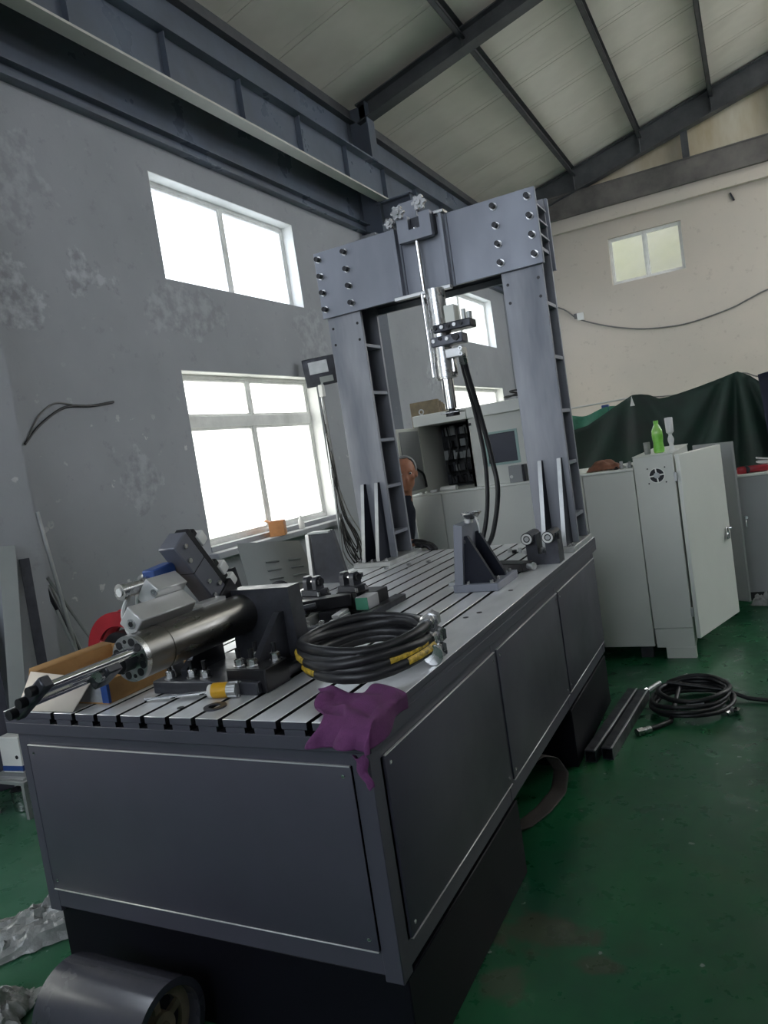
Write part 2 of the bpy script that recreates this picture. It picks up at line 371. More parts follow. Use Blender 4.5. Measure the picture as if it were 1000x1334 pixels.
def capbolt(r, h):
    b = B(); b.cyl((0, 0, 0), (0, 0, h * .16), r * 1.4, seg=18); b.cyl((0, 0, h * .16), (0, 0, h), r, seg=18); b.ring((0, 0, h * .9), (0, 0, h * 1.05), r, r * .55, seg=12)
    me = b.mesh('bolt'); me.materials.append(MATS['black_oxide']); me.materials.append(MATS['machined'])
    for p in me.polygons: p.material_index = 1 if p.center.z <= h * .161 else 0
    return me

# ================================================================== SETTING
# floor and the yard outside
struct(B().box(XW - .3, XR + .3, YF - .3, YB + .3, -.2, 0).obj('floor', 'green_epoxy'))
struct(B().box(-40, 45, -40, 60, -.5, -.22).obj('yard_ground', 'outside_ground'))

def wall_boxes(b, ax, w0, w1, a0, a1, z0, z1, holes):
    """wall slab across ax between w0..w1, running a0..a1, with rectangular holes (a,b,z0,z1)"""
    cuts = sorted({a0, a1} | {h[0] for h in holes} | {h[1] for h in holes})
    for p, q in zip(cuts, cuts[1:]):
        mid = (p + q) / 2; hs = sorted([(h[2], h[3]) for h in holes if h[0] < mid < h[1]])
        z = z0
        for s, e in hs + [(z1, z1)]:
            if s > z + 1e-6:
                if ax == 'x': b.box(w0, w1, p, q, z, s)
                else: b.box(p, q, w0, w1, z, s)
            z = e
    return b
HL = [(a, c, z0, z1) for a, c in BAYS for z0, z1 in ((UZ0, UZ1), (LZ0, LZ1))]
struct(wall_boxes(B(), 'x', XW - .24, XW, YF, YB + .24, 0, 6.35, HL).obj('wall_left', 'plaster_grey'))
WX0, WX1, WZ0, WZ1 = 0.03, 1.39, 4.37, 5.28
struct(wall_boxes(B(), 'y', YB, YB + .24, XW, XR, 0, 5.85, [(WX0, WX1, WZ0, WZ1)]).obj('wall_back', 'plaster_beige'))
struct(wall_boxes(B(), 'x', XR, XR + .24, YF, YB + .24, 0, 6.2, GATES).obj('wall_right', 'plaster_beige'))
struct(wall_boxes(B(), 'y', YF - .24, YF, XW - .24, XR + .24, 0, 8.4, [FGATE]).obj('wall_front', 'plaster_grey'))

# roof: sandwich panels between the purlins; each panel a piece of the ceiling
ZR0, XR0, SL = 6.40, -1.834, 0.25
RIDGE = 4.9
def zr(x): return ZR0 + SL * (min(x, 2 * RIDGE - x) - XR0)
ceil = sempty('ceiling', (0, 0, 6.4))
PUR = [-2.36, -0.42, 0.86, 2.13, 3.42, 4.9, 6.3, 7.7, 9.24]
panel_w = 0.93
for k, (xa, xb) in enumerate(zip(PUR, PUR[1:])):
    me = None
    y = YF
    while y < YB + .3:
        if me is None:
            b = B(); g = .006
            za, zb = zr(xa), zr(xb)
            for (u0, u1, dz) in ((g, .10, 0.0), (.10, panel_w - .10, .004), (panel_w - .10, panel_w - g, 0.0)):
                vs = [b.bm.verts.new(c) for c in ((xa, u0, za + dz), (xb, u0, zb + dz), (xb, u1, zb + dz), (xa, u1, za + dz), (xa, u0, za + .08), (xb, u0, zb + .08), (xb, u1, zb + .08), (xa, u1, za + .08))]
                for f in ((0, 1, 2, 3), (7, 6, 5, 4), (0, 4, 5, 1), (1, 5, 6, 2), (2, 6, 7, 3), (3, 7, 4, 0)): b.bm.faces.new([vs[i] for i in f])
            me = b.mesh('roof_panel')
        lit = xa >= 4.9 and xb <= 7.8 and any(a < y + panel_w / 2 < c for a, c in SKY)
        place(me if not lit else me.copy(), 'rooflight_panel' if lit else 'roof_panel', 'roof_cream', ceil, (0, y, 0))
        if lit:
            q_ = COL.objects[-1]; q_.data.materials.clear(); q_.data.materials.append(MATS['glass_frosted'])
        y += panel_w
b = B()
for xa, xb, ya, yb in ((PUR[0], RIDGE, YF - .3, YB + .5), (RIDGE, 7.7, YF - .3, SKY[0][0] - .4), (RIDGE, 7.7, SKY[-1][1] + .5, YB + .5), (7.7, PUR[-1], YF - .3, YB + .5)):
    vs = [b.bm.verts.new(c) for c in ((xa, ya, zr(xa) + .085), (xb, ya, zr(xb) + .085), (xb, yb, zr(xb) + .085), (xa, yb, zr(xa) + .085), (xa, ya, zr(xa) + .13), (xb, ya, zr(xb) + .13), (xb, yb, zr(xb) + .13), (xa, yb, zr(xa) + .13))]
    for f in ((0, 1, 2, 3), (7, 6, 5, 4), (0, 4, 5, 1), (1, 5, 6, 2), (2, 6, 7, 3), (3, 7, 4, 0)): b.bm.faces.new([vs[i] for i in f])
b.obj('roof_sheet', 'galv', ceil)

# purlins (C sections along the roof)
for x in PUR[1:-1]:
    b = B(); z = zr(x)
    b.box(x - .03, x - .022, YF, YB, z - .17, z - .004); b.box(x - .03, x + .04, YF, YB, z - .17, z - .162); b.box(x - .03, x + .04, YF, YB, z - .012, z - .004); b.box(x + .034, x + .04, YF, YB, z - .17, z - .145)
    struct(b.obj('roof_purlin', 'steel_dark_roof'))
# rafters (I sections that follow the slope) on steel columns
def ibeam_x(b, y, x0, x1, zb0, zb1, h, fw=.18, ft=.016, wt=.012):
    def slab(ya, yb, d0, d1):
        vs = [b.bm.verts.new(c) for c in ((x0, ya, zb0 + d0), (x1, ya, zb1 + d0), (x1, yb, zb1 + d0), (x0, yb, zb0 + d0), (x0, ya, zb0 + d1), (x1, ya, zb1 + d1), (x1, yb, zb1 + d1), (x0, yb, zb0 + d1))]
        for f in ((0, 1, 2, 3), (7, 6, 5, 4), (0, 4, 5, 1), (1, 5, 6, 2), (2, 6, 7, 3), (3, 7, 4, 0)): b.bm.faces.new([vs[i] for i in f])
    slab(y - fw / 2, y + fw / 2, 0, ft); slab(y - fw / 2, y + fw / 2, h - ft, h); slab(y - wt / 2, y + wt / 2, ft, h - ft)
FR = [1.55, 7.70, 13.92]
for y in FR:
    b = B()
    for xa, xb in ((-1.95, RIDGE), (RIDGE, 8.8)):
        dp, hh = (.47, .44) if y > 10 else (.31, .24)
        ibeam_x(b, y, xa, xb, zr(xa) - dp, zr(xb) - dp, hh, fw=.2)
    for xs in (-.42, .86, 2.13, 3.42):
        b.box(xs - .006, xs + .006, y - .09, y + .09, zr(xs) - (.46 if y > 10 else .30), zr(xs) - (.04 if y > 10 else .09))
    struct(b.obj('roof_rafter', 'steel_dark_roof'))
    b = B(); x0, x1 = XW + .002, -1.80
    b.box(x0, x0 + .016, y - .1, y + .1, 4.62, 6.30); b.box(x1 - .016, x1, y - .1, y + .1, 4.62, 6.30); b.box(x0, x1, y - .006, y + .006, 4.62, 6.30)
    struct(b.obj('steel_column', 'girder_paint'))
    # plastered pilaster below, and the crane corbel
    struct(B().box(XW, -1.90, y - .16, y + .16, 0, 4.62).obj('wall_pilaster', 'plaster_grey'))
    b = B(); b.box(-1.86, -1.36, y - .09, y + .09, 4.98, 5.00); b.box(-1.86, -1.36, y - .006, y + .006, 4.80, 4.98)
    b.prism([(-1.80, 4.70), (-1.36, 4.86), (-1.36, 4.88), (-1.80, 4.72)], 'y', y - .09, y + .09); b.box(-1.372, -1.36, y - .09, y + .09, 4.86, 5.0)
    struct(b.obj('crane_corbel', 'girder_paint'))
    b = B(); x0 = XR - .35
    b.box(x0, x0 + .016, y - .1, y + .1, 0, 6.9); b.box(XR - .03, XR - .014, y - .1, y + .1, 0, 6.9); b.box(x0, XR - .02, y - .006, y + .006, 0, 6.9)
    struct(b.obj('steel_column', 'girder_paint'))
# crane runway girder along the window wall
b = B(); gz0, gz1 = 5.005, 5.43; gx = -1.755
b.box(gx - .11, gx + .11, YF, YB - .1, gz1 - .02, gz1); b.box(gx - .008, gx + .008, YF, YB - .1, gz0 + .02, gz1 - .02)
y = YF + .4
while y < YB - .3:
    b.box(gx - .065, gx + .065, y - .005, y + .005, gz0 + .02, gz1 - .02); y += 1.02
gird = struct(b.obj('crane_girder', 'girder_paint'))
B().box(gx - .068, gx + .068, YF, YB - .1, gz0, gz0 + .02).obj('bottom_flange', 'flange_sheen', gird)  # light colour stands in for window light reflected on the flange underside
struct(B().box(gx - .03, gx + .03, YF, YB - .1, gz1, gz1 + .06).obj('crane_rail', 'steel_dark_roof'))
# ring beam on the window wall and eave beam under the roof
b = B(); b.box(XW, XW + .09, YF, YB, 4.665, 4.675); b.box(XW, XW + .03, YF, YB, 4.675, 4.775); b.box(XW, XW + .10, YF, YB, 4.775, 4.787)
struct(b.obj('wall_ring_beam', 'girder_paint'))
b = B(); b.box(XW, XW + .10, YF, YB, 6.12, 6.135); b.box(XW, XW + .04, YF, YB, 6.135, 6.30)
struct(b.obj('eave_beam', 'steel_dark_roof'))
# metal cladding between ring beam and eave
struct(B().box(XW, XW + .012, YF, YB, 4.79, 6.12).obj('wall_cladding', 'girder_paint'))
# gable: ledge, ring beam, infill panels, posts
struct(B().box(XW, XR, YB - .13, YB, 5.60, 5.85).obj('trim_1', 'plaster_beige'))
b = B(); b.box(XW, XR, YB - .22, YB + .1, 5.85, 5.87); b.box(XW, XR, YB - .20, YB - .02, 5.87, 6.28); b.box(XW, XR, YB - .22, YB + .1, 6.28, 6.30)
struct(b.obj('gable_ring_beam', 'beam_mottled'))
b = B()
for xa, xb in ((XW, RIDGE), (RIDGE, XR)):
    b.prism([(xa, 5.85), (xb, 5.85), (xb, zr(xb) + .06), (xa, zr(xa) + .06)], 'y', YB + .1, YB + .2)
struct(b.obj('gable_infill', 'gable_cream'))
for x in (1.62, 3.2, 4.9, 6.6):
    struct(B().box(x - .06, x + .06, YB - .12, YB + .02, 6.30, zr(x) - .44).obj('gable_post', 'steel_dark_roof'))

# ------------------------------------------------------------------ windows
def window(n, ax, w, a0, a1, z0, z1, transom, pane_mat, split=None, depth=.05):
    """frame set back in the opening; ax is the wall's normal axis, w the frame plane"""
    def bx(b, p0, p1, q0, q1, d0=-depth / 2, d1=depth / 2, bev=.004):
        if ax == 'x': b.box(w + d0, w + d1, p0, p1, q0, q1, bev)
        else: b.box(p0, p1, w + d0, w + d1, q0, q1, bev)
    root = sempty('window_%d' % n, (w, (a0 + a1) / 2, z0) if ax == 'x' else ((a0 + a1) / 2, w, z0))
    f = .042; b = B(); mid = (a0 + a1) / 2 if split is None else split
    bx(b, a0, a1, z0, z0 + f); bx(b, a0, a1, z1 - f, z1); bx(b, a0, a0 + f, z0 + f, z1 - f); bx(b, a1 - f, a1, z0 + f, z1 - f)
    b.obj('window_frame', 'upvc', root)
    rows = [(z0 + f, z1 - f)]
    if transom:
        b = B(); bx(b, a0 + f, a1 - f, transom - .055, transom + .055, -depth / 2 - .01, depth / 2 + .01); b.obj('transom', 'upvc', root)
        rows = [(z0 + f, transom - .055), (transom + .055, z1 - f)]
    for r0, r1 in rows:
        b = B(); bx(b, mid - .024, mid + .024, r0, r1); b.obj('mullion', 'upvc', root)
        for s0, s1, o in ((a0 + f, mid - .024, 0), (mid + .024, a1 - f, 0)):
            b = B(); t = .022
            bx(b, s0, s1, r0, r0 + t, -.018, .018, .002); bx(b, s0, s1, r1 - t, r1, -.018, .018, .002); bx(b, s0, s0 + t, r0 + t, r1 - t, -.018, .018, .002); bx(b, s1 - t, s1, r0 + t, r1 - t, -.018, .018, .002)
            sash = b.obj('sash', 'upvc', root)
            b = B(); bx(b, s0 + t, s1 - t, r0 + t, r1 - t, -.003, .003, 0); b.obj('pane', pane_mat, sash)
    # white-painted lining of the opening, brightened to show daylight on the reveals
    if ax == 'x':
        b = B(); q0, q1 = w + depth / 2, XW - .001; r_ = .006
        b.box(q0, q1, a0, a0 + r_, z0, z1); b.box(q0, q1, a1 - r_, a1, z0, z1); b.box(q0, q1, a0 + r_, a1 - r_, z1 - r_, z1)
        b.obj('reveal_lining', 'reveal_daylit', root)
    return root
n = 1
for a, c in BAYS:
    window(n, 'x', XW - .16, a, c, UZ0, UZ1, None, 'glass_clear'); n += 1
    window(n, 'x', XW - .16, a, c, LZ0, LZ1, 2.235, 'glass_frosted'); n += 1
window(n, 'y', YB + .10, WX0, WX1, WZ0, WZ1, None, 'glass_clear'); n += 1
# narrow dark sash edge of the small gable window stands open
window(n, 'y', YF - .12, FGATE[0], FGATE[1], FGATE[2], FGATE[3], None, 'glass_clear')
for a, c in BAYS:
    struct(B().box(XW - .20, XW + .16, a - .10, c + .10, .985, 1.045, .008).obj('window_sill', 'plaster_grey'))
    struct(B().box(XW - .20, XW + .01, a, c, 1.045, LZ0 + .004).obj('sill_upstand', 'plaster_grey'))

# ================================================================== TEST BED
TW, TL, TZ = 1.40, 2.90, 1.0
SLOTS = [.241 + .0986 * i for i in range(11)]
bed = thing('t_slot_test_bed', 'long dark grey T-slot test bed with panelled sides on black plinths', 'test bed', (TW / 2, TL / 2, 0))
# plate: slab with T-slots left open between the lands
b = B(); n_, t_ = .0085, .0165
b.box(0, TW, 0, TL, .923, .962, .002)
ed = [0.0] + SLOTS + [TW]
for k in range(len(ed) - 1):
    l, r = ed[k], ed[k + 1]; fl, fr_ = (0 if k == 0 else 1), (0 if k == len(ed) - 2 else 1)
    b.box(l + t_ * fl, r - t_ * fr_, 0.0003, TL, .9615, .978); b.box(l + n_ * fl, r - n_ * fr_, 0.0003, TL, .978, TZ, .0012)
plate = b.obj('bed_plate', 'bed_steel', bed)
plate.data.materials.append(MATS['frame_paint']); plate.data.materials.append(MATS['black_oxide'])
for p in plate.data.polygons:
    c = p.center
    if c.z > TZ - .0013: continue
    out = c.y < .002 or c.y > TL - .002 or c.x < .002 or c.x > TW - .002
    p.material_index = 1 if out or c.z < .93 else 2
# round tapped holes on the plate
for (hx, hy) in ((.72, .075), (.82, .08), (1.0, .5), (1.27, 1.05), (1.30, 1.12), (1.31, 1.5), (.45, 2.25)):
    b = B(); b.cyl((hx, hy, TZ - .0005), (hx, hy, TZ + .0012), .011, seg=20); b.obj('plug', 'black_oxide', bed)
# frame
I = .022; FX0, FX1, FY0, FY1 = I, TW - I, I, TL - I; Z0, Z1 = .3075, .923; Pz0, Pz1 = .372, .8818
fr = B(); w = .055
for x0, x1 in ((FX0, FX0 + w), (FX1 - w, FX1)):
    for y0, y1 in ((FY0, FY0 + w), (.98, 1.04), (1.93, 1.99), (FY1 - w, FY1)):
        fr.box(x0, x1, y0, y1, Z0 if y0 > .1 else Z0 - .018, Z1, .002)
for z0, z1 in ((Z0, Pz0 + .004), (Pz1 - .004, Z1)):
    fr.box(FX0 + .001, FX1 - .001, FY0 + .001, FY0 + w, z0, z1, .002); fr.box(FX0 + .001, FX1 - .001, FY1 - w, FY1 - .001, z0, z1, .002)
    fr.box(FX0 + .0015, FX0 + w - .002, FY0 + .003, FY1 - .003, z0 + .0005, z1 - .0005); fr.box(FX1 - w + .002, FX1 - .0015, FY0 + .003, FY1 - .003, z0 + .0005, z1 - .0005)
fr.obj('bed_frame', 'frame_paint', bed)
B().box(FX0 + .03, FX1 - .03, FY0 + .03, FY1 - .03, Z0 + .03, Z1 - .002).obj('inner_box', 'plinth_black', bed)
# removable sheet panels with screws
scr = B(); scr.cyl((0, 0, -.001), (0, 0, .0022), .0055, seg=14); scr.cyl((0, 0, .0022), (0, 0, .003), .004, seg=10); scr = scr.mesh('screw')
def panel(face, a0, a1):
    b = B(); t = .006; g = .004
    if face in ('f', 'k'):
        s = FY0 if face == 'f' else FY1; d = -1 if face == 'f' else 1
        b.box(a0 + g, a1 - g, min(s - .004 * -d, s + t * d), max(s - .004 * -d, s + t * d), Pz0 + g, Pz1 - g, .0025, seg=2)
    else:
        s = FX1 if face == 'r' else FX0; d = 1 if face == 'r' else -1
        b.box(min(s - .004 * d, s + t * d), max(s - .004 * d, s + t * d), a0 + g, a1 - g, Pz0 + g, Pz1 - g, .0025, seg=2)
    o = b.obj('side_panel', 'panel_paint', bed)
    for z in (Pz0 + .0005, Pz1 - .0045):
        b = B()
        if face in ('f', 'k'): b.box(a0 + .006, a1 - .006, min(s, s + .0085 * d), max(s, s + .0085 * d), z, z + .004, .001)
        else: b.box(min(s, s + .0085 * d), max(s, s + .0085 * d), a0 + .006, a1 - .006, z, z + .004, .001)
        b.obj('edge_light_strip', 'alu_block', o)  # bright strips standing in for light caught on the panel edges
    for u in (a0 + .03, a1 - .03):
        for z in (Pz0 + .035, Pz1 - .03):
            if face in ('f', 'k'): place(scr, 'screw', 'machined', o, (u, s + t * d, z), (PI / 2 if d < 0 else -PI / 2, 0, 0))
            else: place(scr, 'screw', 'machined', o, (s + t * d, u, z), (0, PI / 2 if d > 0 else -PI / 2, 0))
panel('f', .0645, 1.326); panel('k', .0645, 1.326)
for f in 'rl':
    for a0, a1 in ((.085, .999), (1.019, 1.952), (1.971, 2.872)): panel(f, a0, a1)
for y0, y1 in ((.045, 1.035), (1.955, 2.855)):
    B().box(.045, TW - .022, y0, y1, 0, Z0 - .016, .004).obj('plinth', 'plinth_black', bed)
    b = B()
    for x in (.07, TW - .08):
        for y in (y0 + .05, y1 - .05): b.box(x - .03, x + .03, y - .03, y + .03, Z0 - .018, Z0)
    b.obj('packing_block', 'frame_paint', bed)

# ================================================================== PORTAL FRAME
YP, DP = 2.554, .243
por = thing('portal_frame', 'grey steel portal frame with bolted crossbeam standing on the test bed', 'portal frame', (TW / 2, YP + DP / 2, TZ))
cb = capbolt(.0145, .034)
hb = hexbolt(.011, .016)
for side, (c0, c1) in enumerate(((.017, .25), (1.152, 1.384))):
    b = B(); b.box(c0, c1, YP, YP + .022, TZ + .03, 2.955, .002); b.box(c0, c1, YP + DP - .022, YP + DP, TZ + .03, 2.955, .002)
    col_ = b.obj('column', 'column_steel', por)
    cxm = (c0 + c1) / 2
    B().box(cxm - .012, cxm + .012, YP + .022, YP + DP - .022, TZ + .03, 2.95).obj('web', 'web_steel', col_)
    for z in (1.175, 1.47, 1.762, 2.06, 2.353, 2.655):
        for x0, x1 in ((c0 + .004, cxm - .012), (cxm + .012, c1 - .004)):
            B().box(x0, x1, YP + .022, YP + DP - .022, z - .010, z + .010, .001).obj('stiffener', 'portal_steel', col_)
    # empty bolt holes below the beam
    for z in (2.49, 2.39):
        for x in (c0 + .03, c1 - .03):
            B().cyl((x, YP - .001, z), (x, YP + .002, z), .0085, seg=16).obj('bolt_hole', 'black_oxide', col_)
    # base plate, fins and hold-down bolts
    x0, x1 = (c0 + .01, c1 + .035) if side == 0 else (c0 + .02, c1 + .010)
    bp = B().box(x0, x1, 2.385, YP + DP + .06, TZ, TZ + .03, .003).obj('base_plate', 'galv', por)
    fins = (.098, .196) if side == 0 else (1.232, 1.340)
    for x in fins:
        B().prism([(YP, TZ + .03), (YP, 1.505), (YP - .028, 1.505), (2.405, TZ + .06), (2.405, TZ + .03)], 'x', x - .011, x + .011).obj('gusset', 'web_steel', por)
        B().prism([(YP - .028, 1.505), (YP - .031, 1.505), (2.402, TZ + .06), (2.402, TZ + .032), (2.405, TZ + .032), (2.405, TZ + .06)], 'x', x - .0112, x + .0112).obj('lit_edge', 'galv', COL.objects[-1])  # pale strip for the window light caught on the gusset's front edge
    for x in ((.06, .147, .245) if side == 0 else (1.19, 1.285, 1.375)):
        place(hb, 'bolt', 'machined', bp, (x, 2.415, TZ + .03))
        place(hb, 'bolt', 'machined', bp, (x, YP + DP + .03, TZ + .03))
bz0, bz1 = 2.557, 2.96
b = B(); b.box(.0, TW, YP - .026, YP - .001, bz0, bz1, .002); b.box(.0, TW, YP + DP + .001, YP + DP + .026, bz0, bz1, .002)
beam = b.obj('crossbeam', 'portal_steel', por)
for z in (2.60, 2.69, 2.79, 2.89):
    for x0, x1 in ((.26, 1.14),) if z in (2.60, 2.89) else ():
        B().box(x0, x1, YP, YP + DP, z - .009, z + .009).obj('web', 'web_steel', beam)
for z in (2.72, 2.80, 2.88):
    B().box(1.30, 1.392, YP + .023, YP + DP - .023, z - .005, z + .005).obj('stiffener', 'portal_steel', beam)
for x in (.33, .56, .86, 1.07):
    B().box(x - .008, x + .008, YP, YP + DP, 2.61, 2.88).obj('stiffener', 'web_steel', beam)
for z in (2.915, 2.812, 2.712, 2.610):
    for x in (.033, .219, 1.168, 1.359):
        place(cb, 'bolt', 'black_oxide', beam, (x, YP - .026, z), (PI / 2, 0, 0))
        place(cb, 'bolt', 'black_oxide', beam, (x, YP + DP + .026, z), (-PI / 2, 0, 0))

# ================================================================== VERTICAL ACTUATOR on the crossbeam
va = thing('vertical_actuator', 'vertical hydraulic actuator with servo valves hanging from the crossbeam', 'actuator', (.78, 2.45, 1.83))
yb_ = YP - .026
for x in (.575, .872):
    b = B(); b.box(x - .010, x + .010, yb_ - .055, yb_, 2.55, 2.955, .002); b.box(x - .022, x + .022, yb_ - .012, yb_, 2.55, 2.955, .001)
    b.obj('guide_rail', 'portal_steel', va)
B().box(.535, .885, yb_ - .075, yb_ - .035, 2.535, 2.555, .002).obj('lower_crossbar', 'alu_block', va)
# yoke plate: U shape open to the top
B().prism([(.615, 2.845), (.822, 2.845), (.822, 2.985), (.755, 2.985), (.755, 2.905), (.685, 2.905), (.685, 2.985), (.615, 2.985)], 'y', yb_ - .075, yb_ - .030).obj('yoke', 'portal_steel', va)
B().box(.615, .83, yb_ - .03, yb_, 2.86, 2.98, .002).obj('yoke_pad', 'dark_steel', va)
B().cyl((.716, yb_ - .05, 2.52), (.716, yb_ - .05, 2.915), .0125, seg=20).obj('tension_rod', 'chrome', va)
def star_nut(x, z, yv, r=.030):
    b = B(); b.cyl((x, yv - .030, z), (x, yv, z), r * .82, seg=20); b.cyl((x, yv - .042, z), (x, yv - .03, z), r * .45, seg=16)
    for k in range(6):
        a = k * PI / 3; b.cyl((x + r * .85 * math.cos(a), yv - .028, z + r * .85 * math.sin(a)), (x + r * .85 * math.cos(a), yv - .004, z + r * .85 * math.sin(a)), r * .3, seg=10)
    return b.obj('clamp_nut', 'machined', va)
star_nut(.640, 3.010, yb_ - .075, .036); star_nut(.776, 3.030, yb_ - .075, .038); star_nut(.572, 2.972, yb_ - .055, .026)
b = B(); b.box(.835, .895, yb_ - .05, yb_ + .02, 2.957, 2.975, .002); b.obj('rail_clamp', 'machined', va)
B().box(.555, .665, YP + .10, YP + .125, 2.90, 3.135, .003).obj('rear_lug', 'portal_steel', va)
CXa, CYa = .790, 2.45
b = B(); b.cyl((CXa, CYa, 2.33), (CXa, CYa, 2.545), .056, seg=40); b.obj('upper_housing', 'machined', va)
b = B(); b.cyl((CXa, CYa, 2.14), (CXa, CYa, 2.33), .061, seg=40); b.obj('cylinder_barrel', 'machined', va)
b = B(); b.cyl((CXa, CYa, 2.05), (CXa, CYa, 2.14), .066, seg=40); b.cyl((CXa, CYa, 2.04), (CXa, CYa, 2.05), .058, seg=40); b.obj('end_cap', 'machined', va)
for dx, dy in ((-.066, -.035), (.062, -.03)):
    B().cyl((CXa + dx, CYa + dy, 2.06 if dx < 0 else 2.07), (CXa + dx, CYa + dy, 2.53 if dx < 0 else 2.15), .0095, seg=14).obj('tie_rod', 'chrome', va)
B().cyl((CXa, CYa, 1.87), (CXa, CYa, 2.045), .033, seg=32).obj('piston_rod', 'chrome', va)
b = B(); b.cyl((CXa + .004, CYa, 1.855), (CXa + .004, CYa, 1.90), .020, seg=24); b.cyl((CXa + .004, CYa, 1.828), (CXa + .004, CYa, 1.858), .040, seg=32); b.obj('load_button', 'black_oxide', va)
B().box(CXa - .05, CXa + .06, CYa - .05, CYa + .05, 1.845, 1.850).obj('load_plate', 'machined', va)
# servo valve stack on the side
vb = B(); vb.box(.845, .905, 2.40, 2.48, 2.335, 2.435, .004); vb.obj('valve_adapter', 'cabinet_white', va)
v1 = B().obox((.885, 2.43, 2.315), (.225, .10, .046), (0, 0, 0), .006).obj('servo_valve', 'dark_steel', va)
v2 = B().obox((.845, 2.425, 2.245), (.19, .095, .055), (0, 0, 0), .006).obj('valve_manifold', 'valve_grey', va)
v3 = B().obox((.875, 2.425, 2.170), (.10, .085, .052), (0, 0, 0), .004).obj('port_block', 'alu_block', va)
for k in range(5): B().cyl((.79 + k * .038, 2.37, 2.318), (.79 + k * .038, 2.385, 2.318), .0105, seg=12).obj('plug_screw', 'machined' if k % 2 else 'black_oxide', v1)
for k in range(4): B().cyl((.77 + k * .04, 2.368, 2.25 + .008 * (k % 2)), (.77 + k * .04, 2.385, 2.25 + .008 * (k % 2)), .011, seg=12).obj('plug_screw', 'machined' if k % 2 == 0 else 'black_oxide', v2)
B().cyl((.905, 2.362, 2.25), (.905, 2.38, 2.25), .019, seg=20).obj('connector', 'black_oxide', v2)
for z in (2.155, 2.185): B().ring((.918, 2.375, z), (.918, 2.39, z), .012, .006, seg=16).obj('port', 'machined', v3)
b = B(); b.cyl((.945, 2.44, 2.33), (.945, 2.44, 2.40), .012, seg=12); b.cyl((.975, 2.44, 2.33), (.975, 2.44, 2.38), .016, seg=12); b.obj('connector', 'galv', v1)
# two hoses hanging from the port block to the bed
def hose(name, label, pts, r, group=None, fit=True, n=8, matn='rubber'):
    t = thing(name, label, 'hose', pts[-1], group)
    P_ = spline(pts, n); B().tube(P_, r, 10).obj('hose_body', matn, t)
    if fit:
        for a, c in ((P_[0], P_[1]), (P_[-1], P_[-2])):
            d = (a - c).normalized(); B().cyl(a - d * .05, a + d * .012, r * 1.25, seg=6).obj('hose_fitting', 'machined', t)
    return t
hose('hydraulic_hose', 'black hydraulic hose hanging from the vertical actuator, the one nearer its rod', [(.895, 2.44, 2.155), (.880, 2.5, 2.05), (.885, 2.57, 1.83), (.893, 2.6, 1.55), (.868, 2.6, 1.28), (.800, 2.6, 1.06), (.74, 2.62, 1.018)], .0135)
hose('hydraulic_hose', 'black hydraulic hose hanging from the vertical actuator, bowed out beside its twin', [(.912, 2.43, 2.150), (.905, 2.49, 2.03), (.915, 2.56, 1.82), (.935, 2.6, 1.56), (.945, 2.6, 1.36), (.875, 2.62, 1.12), (.80, 2.66, 1.017)], .0145)

# ================================================================== HORIZONTAL ACTUATOR on its bracket
br = thing('actuator_bracket', 'dark grey angle bracket bolted to the bed under the lying actuator', 'bracket', (.72, .32, TZ))
B().box(.505, .93, .185, .50, TZ, TZ + .042, .004).obj('foot_plate', 'dark_steel', br)
B().prism([(.665, TZ + .042), (.925, TZ + .042), (.925, TZ + .09), (.918, 1.278), (.675, 1.278)], 'y', .43, .50).obj('upright', 'dark_steel', br)
for x in (.60, .875):
    B().prism([(.235, TZ + .042), (.43, TZ + .042), (.43, 1.20), (.405, 1.20), (.235, TZ + .062)], 'x', x - .012, x + .012).obj('gusset', 'dark_steel', br)
B().obox((.555, .255, TZ + .085), (.012, .05, .10), (0.35, 0, 0), .002).obj('wedge_strip', 'alu_block', br)
B().box(.80, .95, .205, .33, TZ, TZ + .075, .004).obj('clamp_block', 'black_oxide', br)
hb2 = hexbolt(.016, .024)
for x, y, z in ((.56, .215, .042), (.64, .23, .042), (.70, .225, .042), (.835, .235, .075), (.885, .235, .075), (.925, .30, .075), (.845, .31, .075)):
    o = place(hb2, 'hold_down_bolt', 'machined', br, (x, y, TZ + z))
    B().cyl((x, y, TZ + z + .024), (x, y, TZ + z + .056), .008, seg=12).obj('stud', 'black_oxide', o)

ha = thing('horizontal_actuator', 'bare steel hydraulic cylinder with stacked servo valve lying on the bed bracket', 'actuator', (.72, .18, TZ + .14))
AX, AZ = .715, 1.198
b = B(); b.cyl((AX, .035, AZ), (AX, .43, AZ), .066, seg=48); b.cyl((AX, .036, AZ), (AX, .04, AZ), .0675, seg=48); b.obj('barrel', 'cyl_steel', ha)
b = B(); b.cyl((AX, -.058, AZ), (AX, .034, AZ), .066, seg=48); b.obj('front_head', 'cyl_steel', ha)
fl = B().cyl((AX, -.076, AZ), (AX, -.058, AZ), .066, seg=48).obj('flange', 'machined', ha)
for k in range(12):
    a = k * PI / 6 + .2; rr = .0115 if k % 3 else .006
    x, z = AX + .050 * math.cos(a), AZ + .050 * math.sin(a)
    B().cyl((x, -.0775, z), (x, -.074, z), rr, seg=14).obj('bolt_hole', 'black_oxide', fl)
B().cyl((AX, -.12, AZ), (AX, -.07, AZ), .030, seg=32).obj('gland', 'dark_steel', ha)
for dz, dx in ((.020, .026), (-.018, -.030)):
    b = B(); b.cyl((AX + dx, -.40, AZ + dz), (AX + dx, -.06, AZ + dz), .0125 if dz > 0 else .0095, seg=20); b.obj('guide_rod', 'chrome', ha)
B().cyl((AX + .002, -.28, AZ), (AX + .002, -.10, AZ), .008, seg=16).obj('guide_rod', 'chrome', ha)
